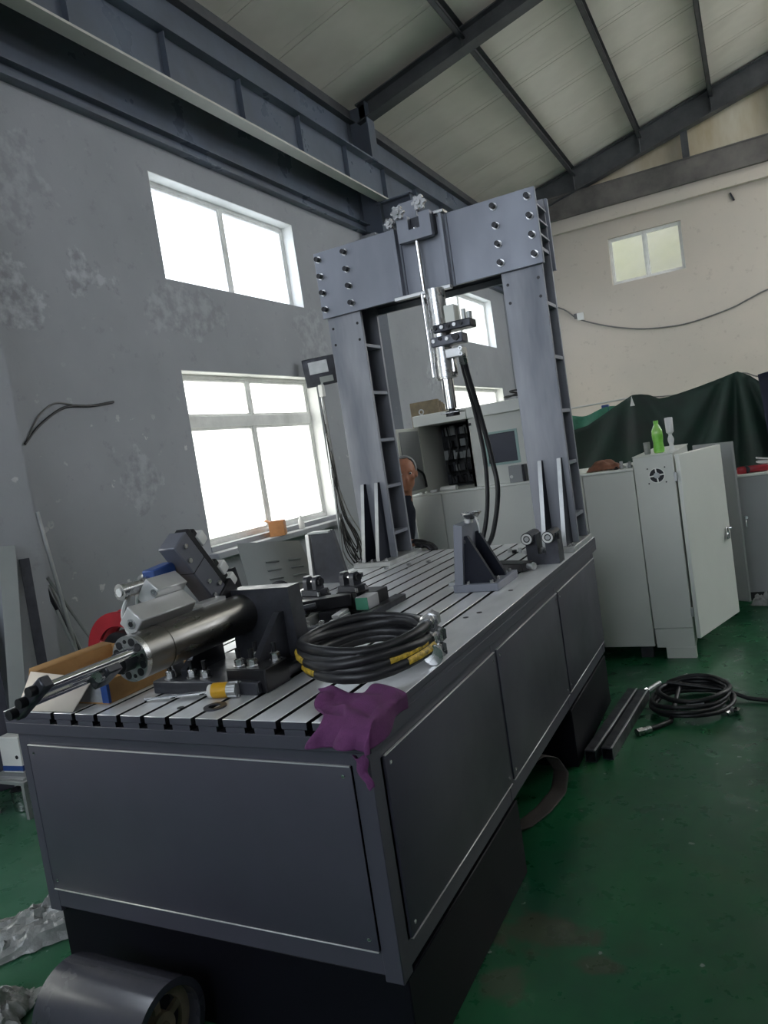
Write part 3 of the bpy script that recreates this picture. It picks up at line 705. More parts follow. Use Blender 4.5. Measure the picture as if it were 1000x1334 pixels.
b = B(); b.obox((AX + .006, -.395, AZ + .004), (.032, .030, .155), (0, .98, 0), .004); e = b.obj('rod_clevis', 'dark_steel', ha)
for k in (.046, -.006, -.058):
    B().cyl((AX + .006 + k * .83, -.43, AZ + .004 + k * .557), (AX + .006 + k * .83, -.40, AZ + .004 + k * .557), .013, seg=18).obj('pivot_bolt', 'black_oxide', e)
B().obox((AX + .004, -.17, AZ - .012), (.034, .05, .085), (0, .98, 0), .004).obj('guide_block', 'dark_steel', ha)
B().cyl((AX + .014, -.205, AZ - .008), (AX + .014, -.19, AZ - .008), .016, seg=20).obj('guide_bush', 'machined', ha)
# rear pivot knob behind the upright
b = B(); b.cyl((.80, .50, 1.222), (.80, .56, 1.222), .020, seg=20); b.cyl((.80, .555, 1.222), (.80, .585, 1.222), .058, .046, seg=36); b.cyl((.80, .54, 1.222), (.80, .556, 1.222), .040, .058, seg=36); b.obj('rear_knob', 'black_oxide', ha)
# manifold blocks on the barrel, tilted about the axis
T = .85
def tb(cx, cy, cz, sx, sy, sz, name, m, tilt=T, bev=.003, parent=ha):
    return B().obox((cx, cy, cz), (sx, sy, sz), (0, -tilt, 0), bev).obj(name, m, parent)
mb = tb(.672, .105, 1.287, .066, .235, .066, 'manifold_block', 'alu_block')
B().cyl((.676, -.0165, 1.282), (.676, -.010, 1.282), .015, seg=20).obj('port', 'machined', mb)
B().cyl((.676, -.018, 1.282), (.676, -.016, 1.282), .008, seg=14).obj('port_bore', 'black_oxide', mb)
mb2 = tb(.640, .165, 1.345, .078, .13, .060, 'valve_adapter', 'alu_block', .85)
B().cyl((.668, .098, 1.348), (.668, .105, 1.348), .012, seg=18).obj('port', 'machined', mb2)
# servo valve: long dark body leaning back, black terminal strip and white connectors on its upper side
VT = .62; Va = Vector((0, -math.sin(VT), math.cos(VT))); Vn = Vector((0, math.cos(VT), math.sin(VT))); Vc = Vector((.640, .318, 1.378))
sv = B().obox(Vc, (.072, .078, .270), (VT, 0, 0), .004).obj('servo_valve', 'valve_grey', ha)
B().obox(Vc + Va * .018 + Vn * .0005, (.0735, .0795, .003), (VT, 0, 0)).obj('body_seam', 'black_oxide', sv)
B().obox(Vc - Va * .145 + Vn * .02, (.085, .10, .055), (VT, 0, 0), .004).obj('valve_base', 'black_oxide', ha)
B().obox(Vc + Vn * .052, (.058, .028, .250), (VT, 0, 0), .005).obj('terminal_strip', 'black_oxide', ha)
for t_ in (.062, -.080, -.140):
    c_ = Vc + Va * t_ + Vn * .082 + Vector((.012, 0, 0))
    o = B().obox(c_, (.044, .040, .042), (VT, 0, .1), .006, 2).obj('connector', 'white_plastic', ha)
    B().obox(c_ + Va * .034 - Vn * .012, (.032, .026, .026), (VT, 0, 0), .005).obj('connector_clip', 'black_oxide', o)
for t_, n_v in ((.105, .0), (.06, -.02), (-.05, -.01), (-.09, .02), (-.1, -.025)):
    c_ = Vc + Va * t_ + Vn * n_v; B().cyl(c_ + Vector((.035, 0, 0)), c_ + Vector((.042, 0, 0)), .008, seg=14).obj('valve_screw', 'machined', sv)
B().box(.665, .71, .255, .37, 1.262, 1.275, .002).obj('label_plate', 'galv', ha)
# pressure sensor with blue cover
ps = B(); ps.cyl((.585, .060, 1.366), (.600, .19, 1.372), .022, seg=24); ps.cyl((.584, .048, 1.3655), (.586, .066, 1.366), .026, seg=24); ps = ps.obj('accumulator', 'machined', ha)
B().cyl((.5835, .044, 1.3653), (.5842, .052, 1.3656), .013, seg=18).obj('sight_glass', 'white_plastic', ps)
B().obox((.600, .205, 1.392), (.05, .10, .045), (.1, 0, 0), .004).obj('sensor_cover', 'blue', ha)
hp = spline([(.578, .085, 1.345), (.57, .06, 1.30), (.60, .04, 1.25), (.655, .02, 1.20)], 6)
B().tube(hp, .008, 8).obj('drain_pipe', 'galv', ha)

# ================================================================== THINGS ON THE BED
# drive tool with yellow grip in front of the bracket
t = thing('torque_tool', 'steel rod tool with yellow banded grip lying before the actuator bracket', 'tool', (.72, .15, TZ))
B().cyl((.54, .112, 1.008), (.775, .158, 1.020), .006, seg=14).obj('shaft', 'chrome', t)
B().cyl((.768, .157, 1.022), (.782, .160, 1.022), .021, seg=20).obj('collar', 'white_plastic', t)
B().cyl((.782, .160, 1.0235), (.832, .170, 1.0235), .0235, seg=24).obj('grip', 'yellow', t)
b = B(); b.cyl((.832, .170, 1.0235), (.862, .176, 1.0235), .0235, seg=24)
for k in range(8):
    a = k * PI / 4; b.cyl((.838, .171 + .021 * math.cos(a), 1.0235 + .021 * math.sin(a)), (.866, .177 + .021 * math.cos(a), 1.0235 + .021 * math.sin(a)), .0055, seg=8)
b.obj('knurled_end', 'galv', t)
tag(B().ring((.845, .085, TZ), (.845, .085, TZ + .005), .034, .018, 28).obj('flat_washer', 'dark_steel'), 'dark flat washer lying on the bed below the yellow tool grip', 'washer')

# open cardboard box at the left front corner
t = thing('cardboard_box', 'open brown cardboard box with a pale flap hanging forward on the bed', 'box', (.22, .27, TZ))
x0, x1, y0, y1, h = .045, .41, .085, .45, .10
B().box(x0, x1, y0, y1, TZ + .001, TZ + .006).obj('box_bottom', 'kraft', t)
B().box(x0, x0 + .005, y0, y1, TZ + .006, TZ + h).obj('box_side', 'kraft', t)
B().box(x1 - .005, x1, y0, y1, TZ + .006, TZ + h - .025).obj('box_side', 'kraft', t)
B().box(x0 + .005, x1 - .005, y1 - .005, y1, TZ + .006, TZ + h).obj('box_side', 'kraft', t)
B().box(x0 + .005, x1 - .005, y0, y0 + .005, TZ + .006, TZ + h - .01).obj('box_front', 'card_print', t)
B().box(x1 - .028, x1 + .0008, y0 - .0008, y0 + .01, TZ + .004, TZ + h - .024).obj('corner_tape', 'blue', t)
b = B(); vs = [b.bm.verts.new(c) for c in ((.075, .075, TZ + .112), (.365, .078, TZ + .088), (.333, .006, TZ + .003), (.068, .004, TZ + .003))]; b.bm.faces.new(vs)
solidify(b.obj('box_flap', 'card_white', t), .004)
b = B(); vs = [b.bm.verts.new(c) for c in ((x0 + .002, y0, TZ + h), (x0 + .002, y1, TZ + h), (x0 - .02, y1 - .02, TZ + h + .012), (x0 - .02, y0 + .02, TZ + h + .012))]; b.bm.faces.new(vs)
solidify(b.obj('box_flap', 'kraft', t), .004)

# coiled hydraulic hoses with yellow print and bright fittings
def coil_pts(cx, cy, rx, ry, z0, dz, turns, ph, wob, rot=0.0, seed=0, shrink=0.0, n=26, tail=None):
    rnd = random.Random(seed); out = []
    N = int(turns * n); off = [(rnd.uniform(-wob, wob), rnd.uniform(-wob, wob), rnd.uniform(-.05, .05)) for _ in range(int(turns) + 3)]
    for i in range(N + 1):
        a = ph + 2 * PI * i / n; k = i / n; j = int(k); f = k - j
        ox = off[j][0] * (1 - f) + off[j + 1][0] * f; oy = off[j][1] * (1 - f) + off[j + 1][1] * f; sc = 1 + off[j][2] * (1 - f) + off[j + 1][2] * f - shrink * k
        x, y = rx * sc * math.cos(a), ry * sc * math.sin(a)
        out.append(Vector((cx + ox + x * math.cos(rot) - y * math.sin(rot), cy + oy + x * math.sin(rot) + y * math.cos(rot), z0 + dz * k + .006 * math.sin(3 * a + seed))))
    return out + ([Vector(p) for p in tail] if tail else [])
def coil_hose(label, pts, r, prints, group=None, name='coiled_hose', fm='machined', fl=.075, rise=None):
    t = thing(name, label, 'hose', (pts[0].x, pts[0].y, 0), group)
    B().tube(pts, r, 10).obj('hose_body', 'rubber', t)
    for a, c in ((pts[0], pts[1]), (pts[-1], pts[-2])):
        d = (a - c).normalized()
        B().cyl(a - d * .012, a + d * fl * .55, r * 1.35, seg=16).obj('ferrule', fm, t)
        B().cyl(a + d * fl * .5, a + d * fl, r * 1.75, seg=6).obj('swivel_nut', fm, t)
    for (i0, i1) in prints:
        seg = pts[i0:i1]; cen = sum(pts, Vector()) / len(pts); b = B(); rows = []
        for q_ in seg:
            out = Vector((q_.x - cen.x, q_.y - cen.y, 0)).normalized()
            rows.append([b.bm.verts.new(q_ + (out * math.cos(a) + Vector((0, 0, 1)) * math.sin(a)) * r * 1.04) for a in (-.15, .12, .40, .68, .95)])
        for A_, B_ in zip(rows, rows[1:]):
            for k in range(4): b.bm.faces.new((A_[k], A_[k + 1], B_[k + 1], B_[k]))
        b.obj('printed_band', 'hose_print', t)
    return t
coil_hose('thick black hydraulic hose coiled on the bed, lowest loops with yellow print', coil_pts(1.172, .462, .205, .235, TZ + .027, .021, 1.95, .35, .012, .35, 3), .0190, [(13, 16), (21, 25), (46, 50)])
coil_hose('black hydraulic hose piled in upper loops on the coil beside the purple cloth', coil_pts(1.165, .458, .205, .225, TZ + .072, .014, 1.95, .45, .018, .35, 11, .03), .0170, [(12, 15)])
coil_hose('short black hose closing the top of the coil, its bright nut upward', coil_pts(1.165, .470, .198, .215, TZ + .104, .010, .97, .2, .02, .3, 21), .0160, [])
t = thing('hose_end_fitting', 'bright steel hose end fitting resting by the bed edge at the coil', 'fitting', (1.375, .555, TZ))
b = B(); b.cyl((1.365, .545, TZ + .032), (1.385, .475, TZ + .032), .020, seg=20); b.cyl((1.384, .478, TZ + .032), (1.389, .462, TZ + .032), .030, seg=24); b.obj('fitting_body', 'machined', t)
b = B(); b.cyl((1.31, .65, TZ + .045), (1.365, .545, TZ + .034), .016, seg=16); b.obj('fitting_stem', 'alu_block', t)

# purple cloth hanging over the front right corner
def cloth(u, v):
    s = .205 - v * .285; xl = 1.128 + .125 * min(1.0, v / .7) + .018 * math.sin(v * 11)   # s: distance behind the front edge; below 0 it hangs
    x = xl + u * (1.44 - xl) + .008 * math.sin(u * 17 + v * 4)
    w = noise.noise(Vector((x * 9, s * 9, 1.3))); w2 = noise.noise(Vector((x * 22, s * 18, 4.1)))
    lift = .012 + .011 * w + .007 * w2 + .010 * math.sin(u * 11 + v * 5) * (1 - .4 * v) + .005 * math.sin((u * 4 - v * 6) * 3)
    lim = .30 - .10 * (1 - u) - .05 * abs(math.sin(u * 7))
    if u > .72: lim += (u - .72) * .35
    if s >= 0:
        y, z = s, TZ + .006 + max(0.0, lift) * (1 if s > .01 else .6)
        k = 0
    else:
        hang = -s; k = hang
        y = -.008 - .020 * (1 - math.exp(-hang * 20)) - .018 * max(0, math.sin(u * 14 + .8)) * min(1, hang * 14); z = TZ + .004 - hang * (.72 + .35 * max(0, u - .5)) + .006 * w
    if x > TW:                                             # over the long side as well
        ex = x - TW; z = min(z, TZ + .010 - ex * 1.4 + .004 * w); x = TW + .010 + .012 * math.sin(s * 30) * min(1, ex * 30) + .006
    if u > .80 and s < 0: x = min(x, TW + .018)
    return Vector((x, y, z))
b = B(); b.grid(cloth, 46, 40)
o = b.obj('purple_cloth', 'purple', ang=180); solidify(o, .003); subsurf(o, 1); tag(o, 'crumpled purple cloth hanging over the corner of the bed', 'cloth')
def tail(u, v):
    a = u * PI * 1.2; r = .018 * (1 - .45 * v)
    return Vector((TW - .030 + v * .018 + r * math.cos(a) + .006 * math.sin(v * 9), -.010 - r * .8 * math.sin(a), .925 - v * .085 + .004 * math.sin(a * 3)))
b = B(); b.grid(tail, 12, 10); o2 = b.obj('cloth_tail', 'purple', o, ang=180); solidify(o2, .003); subsurf(o2, 1)

# twin pivot fixture in the middle of the bed
t = thing('fixture_base', 'low black fixture base with long rails and green-edged block on the bed', 'fixture', (.66, 1.12, TZ))
B().box(.50, .80, .855, .905, TZ, TZ + .03, .003).obj('front_bar', 'dark_steel', t)
B().box(.52, .60, .915, .99, TZ, TZ + .055, .003).obj('jaw_block', 'black_oxide', t)
B().box(.535, .585, .93, .975, TZ + .055, TZ + .062, .002).obj('jaw_pad', 'galv', t)
B().box(.62, .72, 1.03, 1.12, TZ, TZ + .05, .003).obj('jaw_block', 'black_oxide', t)
B().cyl((.50, .94, TZ + .075), (.63, 1.01, TZ + .085), .012, seg=14).obj('draw_bolt', 'dark_steel', t)
B().obox((.61, 1.17, TZ + .06), (.11, .05, .06), (0, 0, .3), .003).obj('rest_block', 'dark_steel', t)
B().box(.50, .545, .905, 1.40, TZ, TZ + .028, .003).obj('long_rail', 'dark_steel', t)
B().box(.79, .845, .905, 1.42, TZ, TZ + .03, .003).obj('long_rail', 'dark_steel', t)
B().box(.545, .79, 1.14, 1.36, TZ, TZ + .022, .003).obj('cross_plate', 'black_oxide', t)
B().box(.575, .605, .93, 1.13, TZ + .001, TZ + .045, .003).obj('guide_strip', 'galv', t)
B().obox((.61, 1.08, TZ + .075), (.26, .055, .050), (0, 0, .55), .003).obj('swing_arm', 'black_oxide', t)
B().obox((.54, 1.0, TZ + .052), (.09, .05, .045), (0, 0, .2), .003).obj('arm_head', 'dark_steel', t)
B().box(.72, .755, .98, 1.07, TZ + .001, TZ + .04, .003).obj('parallel_bar', 'galv', t)
B().obox((.735, 1.02, TZ + .045), (.03, .12, .012), (0, 0, .15), .002).obj('parallel_bar', 'alu_block', t)
B().box(.655, .80, 1.225, 1.34, TZ + .022, TZ + .085, .003).obj('riser_block', 'black_oxide', t)
gb = B().box(.755, .815, 1.12, 1.22, TZ + .03, TZ + .085, .003).obj('block', 'alu_block', t)
B().box(.756, .814, 1.1185, 1.1215, TZ + .032, TZ + .083).obj('green_face', 'tarp_light', gb)
for x, y in ((.53, .88), (.60, .88), (.66, .88), (.73, .88), (.78, .88)):
    place(hb2, 'bolt', 'machined', t, (x, y, TZ + .03), (0, 0, 0), (.7, .7, .8))
def pivot_stand(label, cx, cy, zt, ang):
    loc = Vector((cx, cy, TZ)); s = thing('pivot_stand', label, 'pivot stand', loc)
    M = Matrix.Translation(loc) @ Matrix.Rotation(ang, 4, 'Z')
    def add(b, name, m, p=s):
        bmesh.ops.transform(b.bm, matrix=M, verts=b.bm.verts); return b.obj(name, m, p)
    h = zt - TZ
    add(B().box(-.062, .062, -.042, .042, .022, h - .085, .003), 'stand_block', 'black_oxide')
    add(B().box(-.056, .056, -.036, .036, h - .085, h - .058, .003), 'stand_foot', 'dark_steel')
    for sx in (-.034, .026):
        b = B(); b.prism([(-.024, h - .058), (.024, h - .058)] + [(.024 * math.cos(a), h - .024 + .024 * math.sin(a)) for a in [k * PI / 10 for k in range(11)]], 'x', sx - .013, sx + .013)
        add(b, 'lug', 'dark_steel')
        add(B().box(sx - .012, sx + .012, -.015, .015, h - .0015, h + .002), 'lug_pad', 'galv')
    add(B().cyl((-.054, 0, h - .024), (.050, 0, h - .024), .011, seg=18), 'pivot_pin', 'chrome')
    add(B().cyl((.040, 0, h - .024), (.054, 0, h - .024), .018, seg=6), 'pin_nut', 'black_oxide')
    for sx in (-.056, .056):
        for sy in (-.03, .03): add(B().cyl((sx, sy, h - .085), (sx, sy, h - .066), .007, seg=12), 'bolt', 'machined')
pivot_stand('black twin-lug pivot stand next to the dark trapezoid bracket', .468, 1.26, 1.165, -.25)
pivot_stand('black twin-lug pivot stand behind the green-edged block', .680, 1.235, 1.178, -.25)
tag(B().box(.575, .64, 1.30, 1.44, TZ + .022, TZ + .075, .003).obj('gauge_block', 'alu_block'), 'bright flat metal block between the two black pivot stands', 'metal block')

# trapezoid bracket on the far left of the bed
t = thing('trapezoid_bracket', 'dark trapezoid plate bracket with pale edge at the far left of the bed', 'bracket', (.10, 2.0, TZ))
B().prism([(.02, TZ), (.235, TZ), (.175, 1.30), (.035, 1.285)], 'y', 1.955, 1.985).obj('plate', 'dark_steel', t)
B().prism([(1.93, TZ), (1.985, TZ), (1.985, 1.285), (1.95, 1.285)], 'x', .0, .022).obj('edge_plate', 'alu_block', t)
B().box(.03, .17, 1.93, 2.0, 1.286, 1.298, .002).obj('top_strip', 'galv', t)
B().box(.02, .24, 1.985, 2.12, TZ, TZ + .022, .002).obj('foot', 'dark_steel', t)

# angle bracket with a disc on top
t = thing('angle_bracket', 'grey angle bracket with triangular rib and a round disc on top', 'bracket', (1.15, 1.6, TZ))
B().box(1.045, 1.255, 1.50, 1.80, TZ, TZ + .036, .003).obj('foot', 'portal_steel', t)
B().prism([(1.055, TZ + .036), (1.095, TZ + .036), (1.128, 1.30), (1.088, 1.308)], 'y', 1.50, 1.72).obj('upright', 'portal_steel', t)
for y in (1.535, 1.685):
    B().prism([(1.095, TZ + .036), (1.235, TZ + .036), (1.235, TZ + .05), (1.135, 1.25), (1.12, 1.25)], 'y', y - .011, y + .011).obj('rib', 'web_steel', t)
b = B(); b.cyl((1.125, 1.60, 1.30), (1.125, 1.60, 1.318), .020, seg=20); b.obj('pedestal', 'alu_block', t)
b = B(); b.cyl((1.14, 1.60, 1.318), (1.14, 1.60, 1.342), .022, .046, seg=30); b.cyl((1.14, 1.60, 1.342), (1.14, 1.60, 1.349), .048, seg=30); b.obj('disc', 'machined', t)
B().tube(spline([(1.165, 1.585, 1.325), (1.18, 1.57, 1.285), (1.182, 1.565, 1.255)], 6), .004, 8).obj('lanyard', 'galv', t)
for x, y in ((1.115, 1.515), (1.225, 1.515), (1.225, 1.60), (1.23, 1.76)):
    place(hb, 'bolt', 'machined', t, (x, y, TZ + .036), (0, 0, 0), (.8, .8, .8))
B().cyl((1.118, 1.528, 1.225), (1.118, 1.520, 1.225), .008, seg=12).obj('bolt', 'machined', t)

# clevis block with two rollers
t = thing('roller_clevis', 'dark clevis block carrying two white-ringed rollers near the bed edge', 'clevis', (1.31, 2.13, TZ))
B().prism([(1.225, TZ), (1.388, TZ), (1.388, 1.155), (1.325, 1.155), (1.325, 1.055), (1.283, 1.055), (1.283, 1.155), (1.225, 1.155)], 'y', 2.08, 2.18).obj('clevis_body', 'dark_steel', t)
for x in (1.245, 1.352):
    r = B().cyl((x, 2.045, 1.140), (x, 2.20, 1.140), .031, seg=32).obj('roller', 'black_oxide', t)
    B().ring((x, 2.041, 1.140), (x, 2.047, 1.140), .0265, .0175, 28).obj('roller_ring', 'white_plastic', r)
    B().cyl((x, 2.042, 1.140), (x, 2.046, 1.140), .012, seg=12).obj('roller_core', 'galv', r)
B().cyl((1.30, 2.10, 1.055), (1.30, 2.10, 1.085), .015, seg=6).obj('locking_nut', 'machined', t)
B().cyl((1.388, 2.10, 1.135), (1.398, 2.10, 1.135), .012, seg=6).obj('side_bolt', 'black_oxide', t)
t = thing('flat_clamp', 'black flat clamp bar with a bright screw end lying before the roller clevis', 'clamp', (1.2, 1.96, TZ))
B().obox((1.175, 1.965, TZ + .024), (.20, .095, .040), (0, 0, -.35), .003).obj('clamp_bar', 'black_oxide', t)
b = B(); b.cyl((1.262, 1.93, TZ + .026), (1.302, 1.915, TZ + .026), .013, seg=14); b.cyl((1.296, 1.917, TZ + .026), (1.306, 1.913, TZ + .026), .019, seg=6); b.obj('clamp_screw', 'galv', t)
tag(B().box(.955, 1.04, 1.66, 1.70, TZ, TZ + .018, .002).obj('steel_strap', 'galv'), 'thin grey steel strap at the foot of the disc-topped bracket', 'steel bar')
for i, (x, y, r, h, lab) in enumerate(((1.02, 2.52, .014, .018, 'small black nut on the bed rear between the columns'), (1.06, 2.50, .011, .03, 'small bright bolt on the bed rear between the columns'), (1.10, 2.47, .016, .014, 'bright hex nut beside the small bolt on the bed rear'), (.98, 2.56, .013, .022, 'dull hex nut close to the hanging hoses'))):
    tag(B().cyl((x, y, TZ), (x, y, TZ + h), r, seg=6).obj('hex_nut', 'galv' if i else 'black_oxide'), lab, 'nut')
tag(B().cyl((1.10, 2.60, TZ + .006), (1.19, 2.63, TZ + .006), .005, seg=10).obj('allen_key', 'black_oxide'), 'thin black hex key lying on the bed rear', 'hex key')
for i, (x, y, lab) in enumerate(((.30, 2.30, 'bright hex nut on the bed before the left column base'), (.42, 2.36, 'loose hex nut on the bed, second from the left column base'), (.52, 2.42, 'loose hex nut on the bed, third from the left column base'))):
    tag(B().cyl((x, y, TZ), (x, y, TZ + .012), .014, seg=6).obj('hex_nut', 'machined'), lab, 'nut')

# ================================================================== ON THE FLOOR
# hose coil by the cabinets
coil_hose('black hose coiled on the green floor beside the steel bars', coil_pts(1.835, 2.79, .185, .235, .016, .020, 3.4, .2, .02, -.5, 5, n=24, tail=[(1.75, 2.53, .02), (1.69, 2.46, .016), (1.65, 2.42, .016)]), .013, [(8, 10)])
coil_hose('black hose lying over the floor coil with its tail running away', coil_pts(1.84, 2.83, .18, .20, .085, .012, 2.1, 2.6, .02, -.5, 8, n=24, tail=[(2.00, 2.95, .05), (2.12, 2.90, .02), (2.35, 2.84, .016), (2.9, 2.80, .016)]), .012, [])
for (a, c, lab) in (((1.63, 3.12, .03), (1.56, 2.98, .02), 'bright hose fitting at the far side of the floor coil'), ((2.0, 2.76, .02), (2.08, 2.70, .02), 'bright elbow fitting right of the floor coil'), ((1.83, 2.62, .075), (1.93, 2.66, .075), 'bright straight fitting on the near rim of the floor coil')):
    t = thing('hose_fitting', lab, 'fitting', a)
    d = (Vector(c) - Vector(a)).normalized(); B().cyl(a, c, .014, seg=14).obj('ferrule', 'galv', t); B().cyl(Vector(c) - d * .02, Vector(c) + d * .012, .020, seg=6).obj('nut', 'chrome', t)
# two steel channel bars beside the plinth
for (xa, ya, xb, yb2, lab, z) in ((1.425, 2.02, 1.50, 2.93, 'dark steel box bar on the floor, the one against the plinth', .0), (1.50, 2.06, 1.565, 2.92, 'dark steel box bar on the floor, the one toward the coil', .0)):
    L = math.hypot(xb - xa, yb2 - ya); an = math.atan2(yb2 - ya, xb - xa) - PI / 2
    t = thing('steel_bar', lab, 'steel bar', (xa, ya, 0)); M = Matrix.Translation(((xa + xb) / 2, (ya + yb2) / 2, .03)) @ Matrix.Rotation(an, 4, 'Z')
    b = B(); b.box(-.028, .028, -L / 2, L / 2, -.03, -.026, 0, M); b.box(-.029, .029, -L / 2, L / 2, .022, .0305, .004, M); b.box(-.028, -.024, -L / 2, L / 2, -.03, .03, 0, M); b.box(.024, .028, -L / 2, L / 2, -.03, .03, 0, M); b.obj('bar_tube', 'dark_steel', t)
    B().box(.018, .0285, -L / 2 + .002, L / 2 - .002, .0295, .0325, .001, M).obj('edge_glint', 'galv', t)  # bright strip painting the highlight along the bar's top edge
    b = B(); b.cyl(M @ Vector((0, -L / 2 + .04, .029)), M @ Vector((0, -L / 2 + .04, .0315)), .011, seg=14); b.obj('bar_hole', 'black_oxide', t)
# bent rubber belt under the bed
def belt(u, v):
    P_ = [(1.20, 1.30, .004), (1.27, 1.36, .008), (1.32, 1.50, .010), (1.35, 1.66, .02), (1.345, 1.76, .07), (1.30, 1.78, .13), (1.25, 1.72, .16), (1.18, 1.55, .15)]
    k = u * (len(P_) - 1); i = min(int(k), len(P_) - 2); f = k - i; p = Vector(P_[i]).lerp(Vector(P_[i + 1]), f)
    return p + Vector((-.10, .03, .0)) * (v - .5) * .8
b = B(); b.grid(belt, 28, 3); o = b.obj('rubber_belt', 'belt_tan', ang=180); solidify(o, .006); subsurf(o, 1); tag(o, 'bent brown rubber belt on the floor curling up under the bed', 'belt')
# roller in the foreground
t = thing('steel_roller', 'dark grey hollow steel roller lying on the floor before the bed', 'roller', (.5, -.155, 0))
RX0, RX1, RY, RR = .285, .70, -.148, .137
B().ring((RX0, RY, RR), (RX1, RY, RR), RR, RR - .022, 64).obj('roller_shell', 'roller_paint', t)
for x in (RX0 + .06, RX1 - .05):
    b = B(); b.ring((x - .008, RY, RR), (x + .008, RY, RR), RR - .021, .085, 48)
    for k in range(5):
        a = k * 2 * PI / 5 + .3; b.obox((x, RY + .062 * math.cos(a), RR + .062 * math.sin(a)), (.014, .07, .022), (a, 0, 0))
    b.ring((x - .02, RY, RR), (x + .02, RY, RR), .045, .022, 32); b.obj('end_spider', 'brick_tan', t)
# crumpled clear plastic sheets
def crumple(name, label, cx, cy, rx, ry, h, seed, rot=0.0):
    def f(u, v):
        a, bb = (u - .5) * 2, (v - .5) * 2
        w = noise.fractal(Vector((a * 2.2 + seed, bb * 2.2, seed)), 1.0, 2.0, 5); w2 = noise.noise(Vector((a * 6 + seed, bb * 6, seed * 2)))
        rad = min(1, math.hypot(a, bb)); e = max(0.0, 1 - rad ** 2)
        x = a * rx * (1 + .25 * w); y = bb * ry * (1 + .25 * w2)
        z = .006 + h * (e ** .7) * (.55 + .6 * abs(w)) + .02 * abs(w2) * (e > 0)
        return Vector((cx + x * math.cos(rot) - y * math.sin(rot), cy + x * math.sin(rot) + y * math.cos(rot), z))
    b = B(); b.grid(f, 44, 30); o = b.obj(name, 'plastic_film', ang=25); return tag(o, label, 'plastic sheet')
crumple('plastic_sheet', 'crumpled translucent plastic sheet heaped beside the bed plinth', -.36, .24, .34, .13, .13, 3.1, .95)
crumple('plastic_sheet', 'crumpled translucent plastic wrap on the floor near the grey roller', -.13, -.19, .16, .14, .11, 8.4, .4)

# low stand with pots behind the left front corner
t = thing('low_stand', 'low grey board stand on the floor between bed and window wall', 'stand', (-1.52, 1.02, 0))
B().box(-1.68, -1.36, .93, 1.13, .190, .212, .003).obj('stand_board', 'panel_grey', t)
for x in (-1.66, -1.38):
    for y in (.945, 1.115): B().box(x - .012, x + .012, y - .012, y + .012, 0, .190).obj('leg', 'panel_grey', t)
B().obox((-1.50, .955, .217), (.22, .03, .008), (0, 0, .08), .001).obj('wood_strip', 'galv', t)
t = thing('tool_carton', 'white carton with blue stripe standing on the low board stand', 'carton', (-1.57, 1.05, .212))
M = Matrix.Translation((-1.565, 1.06, .214)) @ Matrix.Rotation(.1, 4, 'Z')
B().box(-.075, .075, -.04, .04, .0, .205, .003, M).obj('carton_body', 'white_plastic', t)
B().box(-.076, .076, -.041, .041, .010, .040, 0, M).obj('stripe', 'blue', t)
B().cyl(M @ Vector((.045, -.042, .09)), M @ Vector((.045, -.039, .09)), .011, seg=16).obj('hand_hole', 'black_oxide', t)
t = thing('steel_pot', 'bright steel pot standing on the floor under the low board stand', 'pot', (-1.54, 1.03, 0))
b = B(); b.lathe((-1.54, 1.03, 0), [(.045, 0), (.052, .008), (.056, .115), (.060, .12), (.055, .122), (.050, .115), (.045, .02), (.02, .015)], 32); b.obj('pot_body', 'machined', t)
B().ring((-1.54, 1.03, .120), (-1.54, 1.03, .124), .054, .02, 32).obj('pot_contents', 'black_oxide', t)
for i, (x, y, lab) in enumerate(((-1.70, .90, 'black rubber ring on the floor in front of the low board stand'), (-1.80, .98, 'black rubber ring standing behind another, left of the steel pot'))):
    b = B(); b.tube([(x + .055 * math.cos(a), y + .01 * math.sin(a * 2), .078 + .055 * math.sin(a)) for a in [k * PI / 14 for k in range(28)]], .022, 10, True); tag(b.obj('rubber_ring', 'rubber'), lab, 'ring')

# ================================================================== LEANING STOCK at the left pilaster
def lean(name, label, cat, p0, p1, sec, m, wide=(.55, .83, 0)):
    """bar of section sec (a, b) from p0 to p1"""
    p0 = Vector(p0); p1 = Vector(p1); d = (p1 - p0); dz_ = d.normalized(); wx = Vector(wide); wx = (wx - dz_ * wx.dot(dz_)).normalized(); wy = dz_.cross(wx); q = Matrix((wx, wy, dz_)).transposed().to_4x4()
    b = B(); b.box(-sec[0] / 2, sec[0] / 2, -sec[1] / 2, sec[1] / 2, 0, d.length, .002, Matrix.Translation(p0) @ q); return tag(b.obj(name, m), label, cat)
lean('steel_flat', 'long pale grey flat bar leaning on the pilaster', 'steel bar', (-1.72, 1.16, 0.003), (-1.875, 1.46, 1.46), (.095, .014), 'panel_grey')
lean('dark_plank', 'dark blue-grey plank standing at the pilaster, behind the pale flat bar', 'plank', (-1.93, 1.20, 0.003), (-2.06, 1.30, 2.0), (.16, .02), 'frame_paint')
lean('dark_plank', 'narrow black plank leaning next to the pale flat bar', 'plank', (-1.74, 1.44, 0.003), (-1.875, 1.56, 1.36), (.06, .02), 'dark_steel')
pipes = [((-1.89, 1.90, .01), (-1.90, 1.735, 1.64), 'galv', .013, 'longest thin grey pipe leaning against the pilaster edge'), ((-1.86, 2.31, .01), (-1.93, 1.745, 1.20), 'panel_grey', .011, 'thin grey pipe leaning low, its foot farthest from the pilaster'), ((-1.83, 2.03, .01), (-1.96, 1.775, 1.15), 'galv', .009, 'thin bright pipe leaning between two others'), ((-1.80, 1.95, .01), (-1.885, 1.735, .98), 'panel_grey', .010, 'shortest thin grey pipe leaning at the pilaster'), ((-1.95, 2.14, .01), (-1.99, 1.765, 1.12), 'dark_steel', .014, 'dark pipe leaning behind the thin grey pipes')]
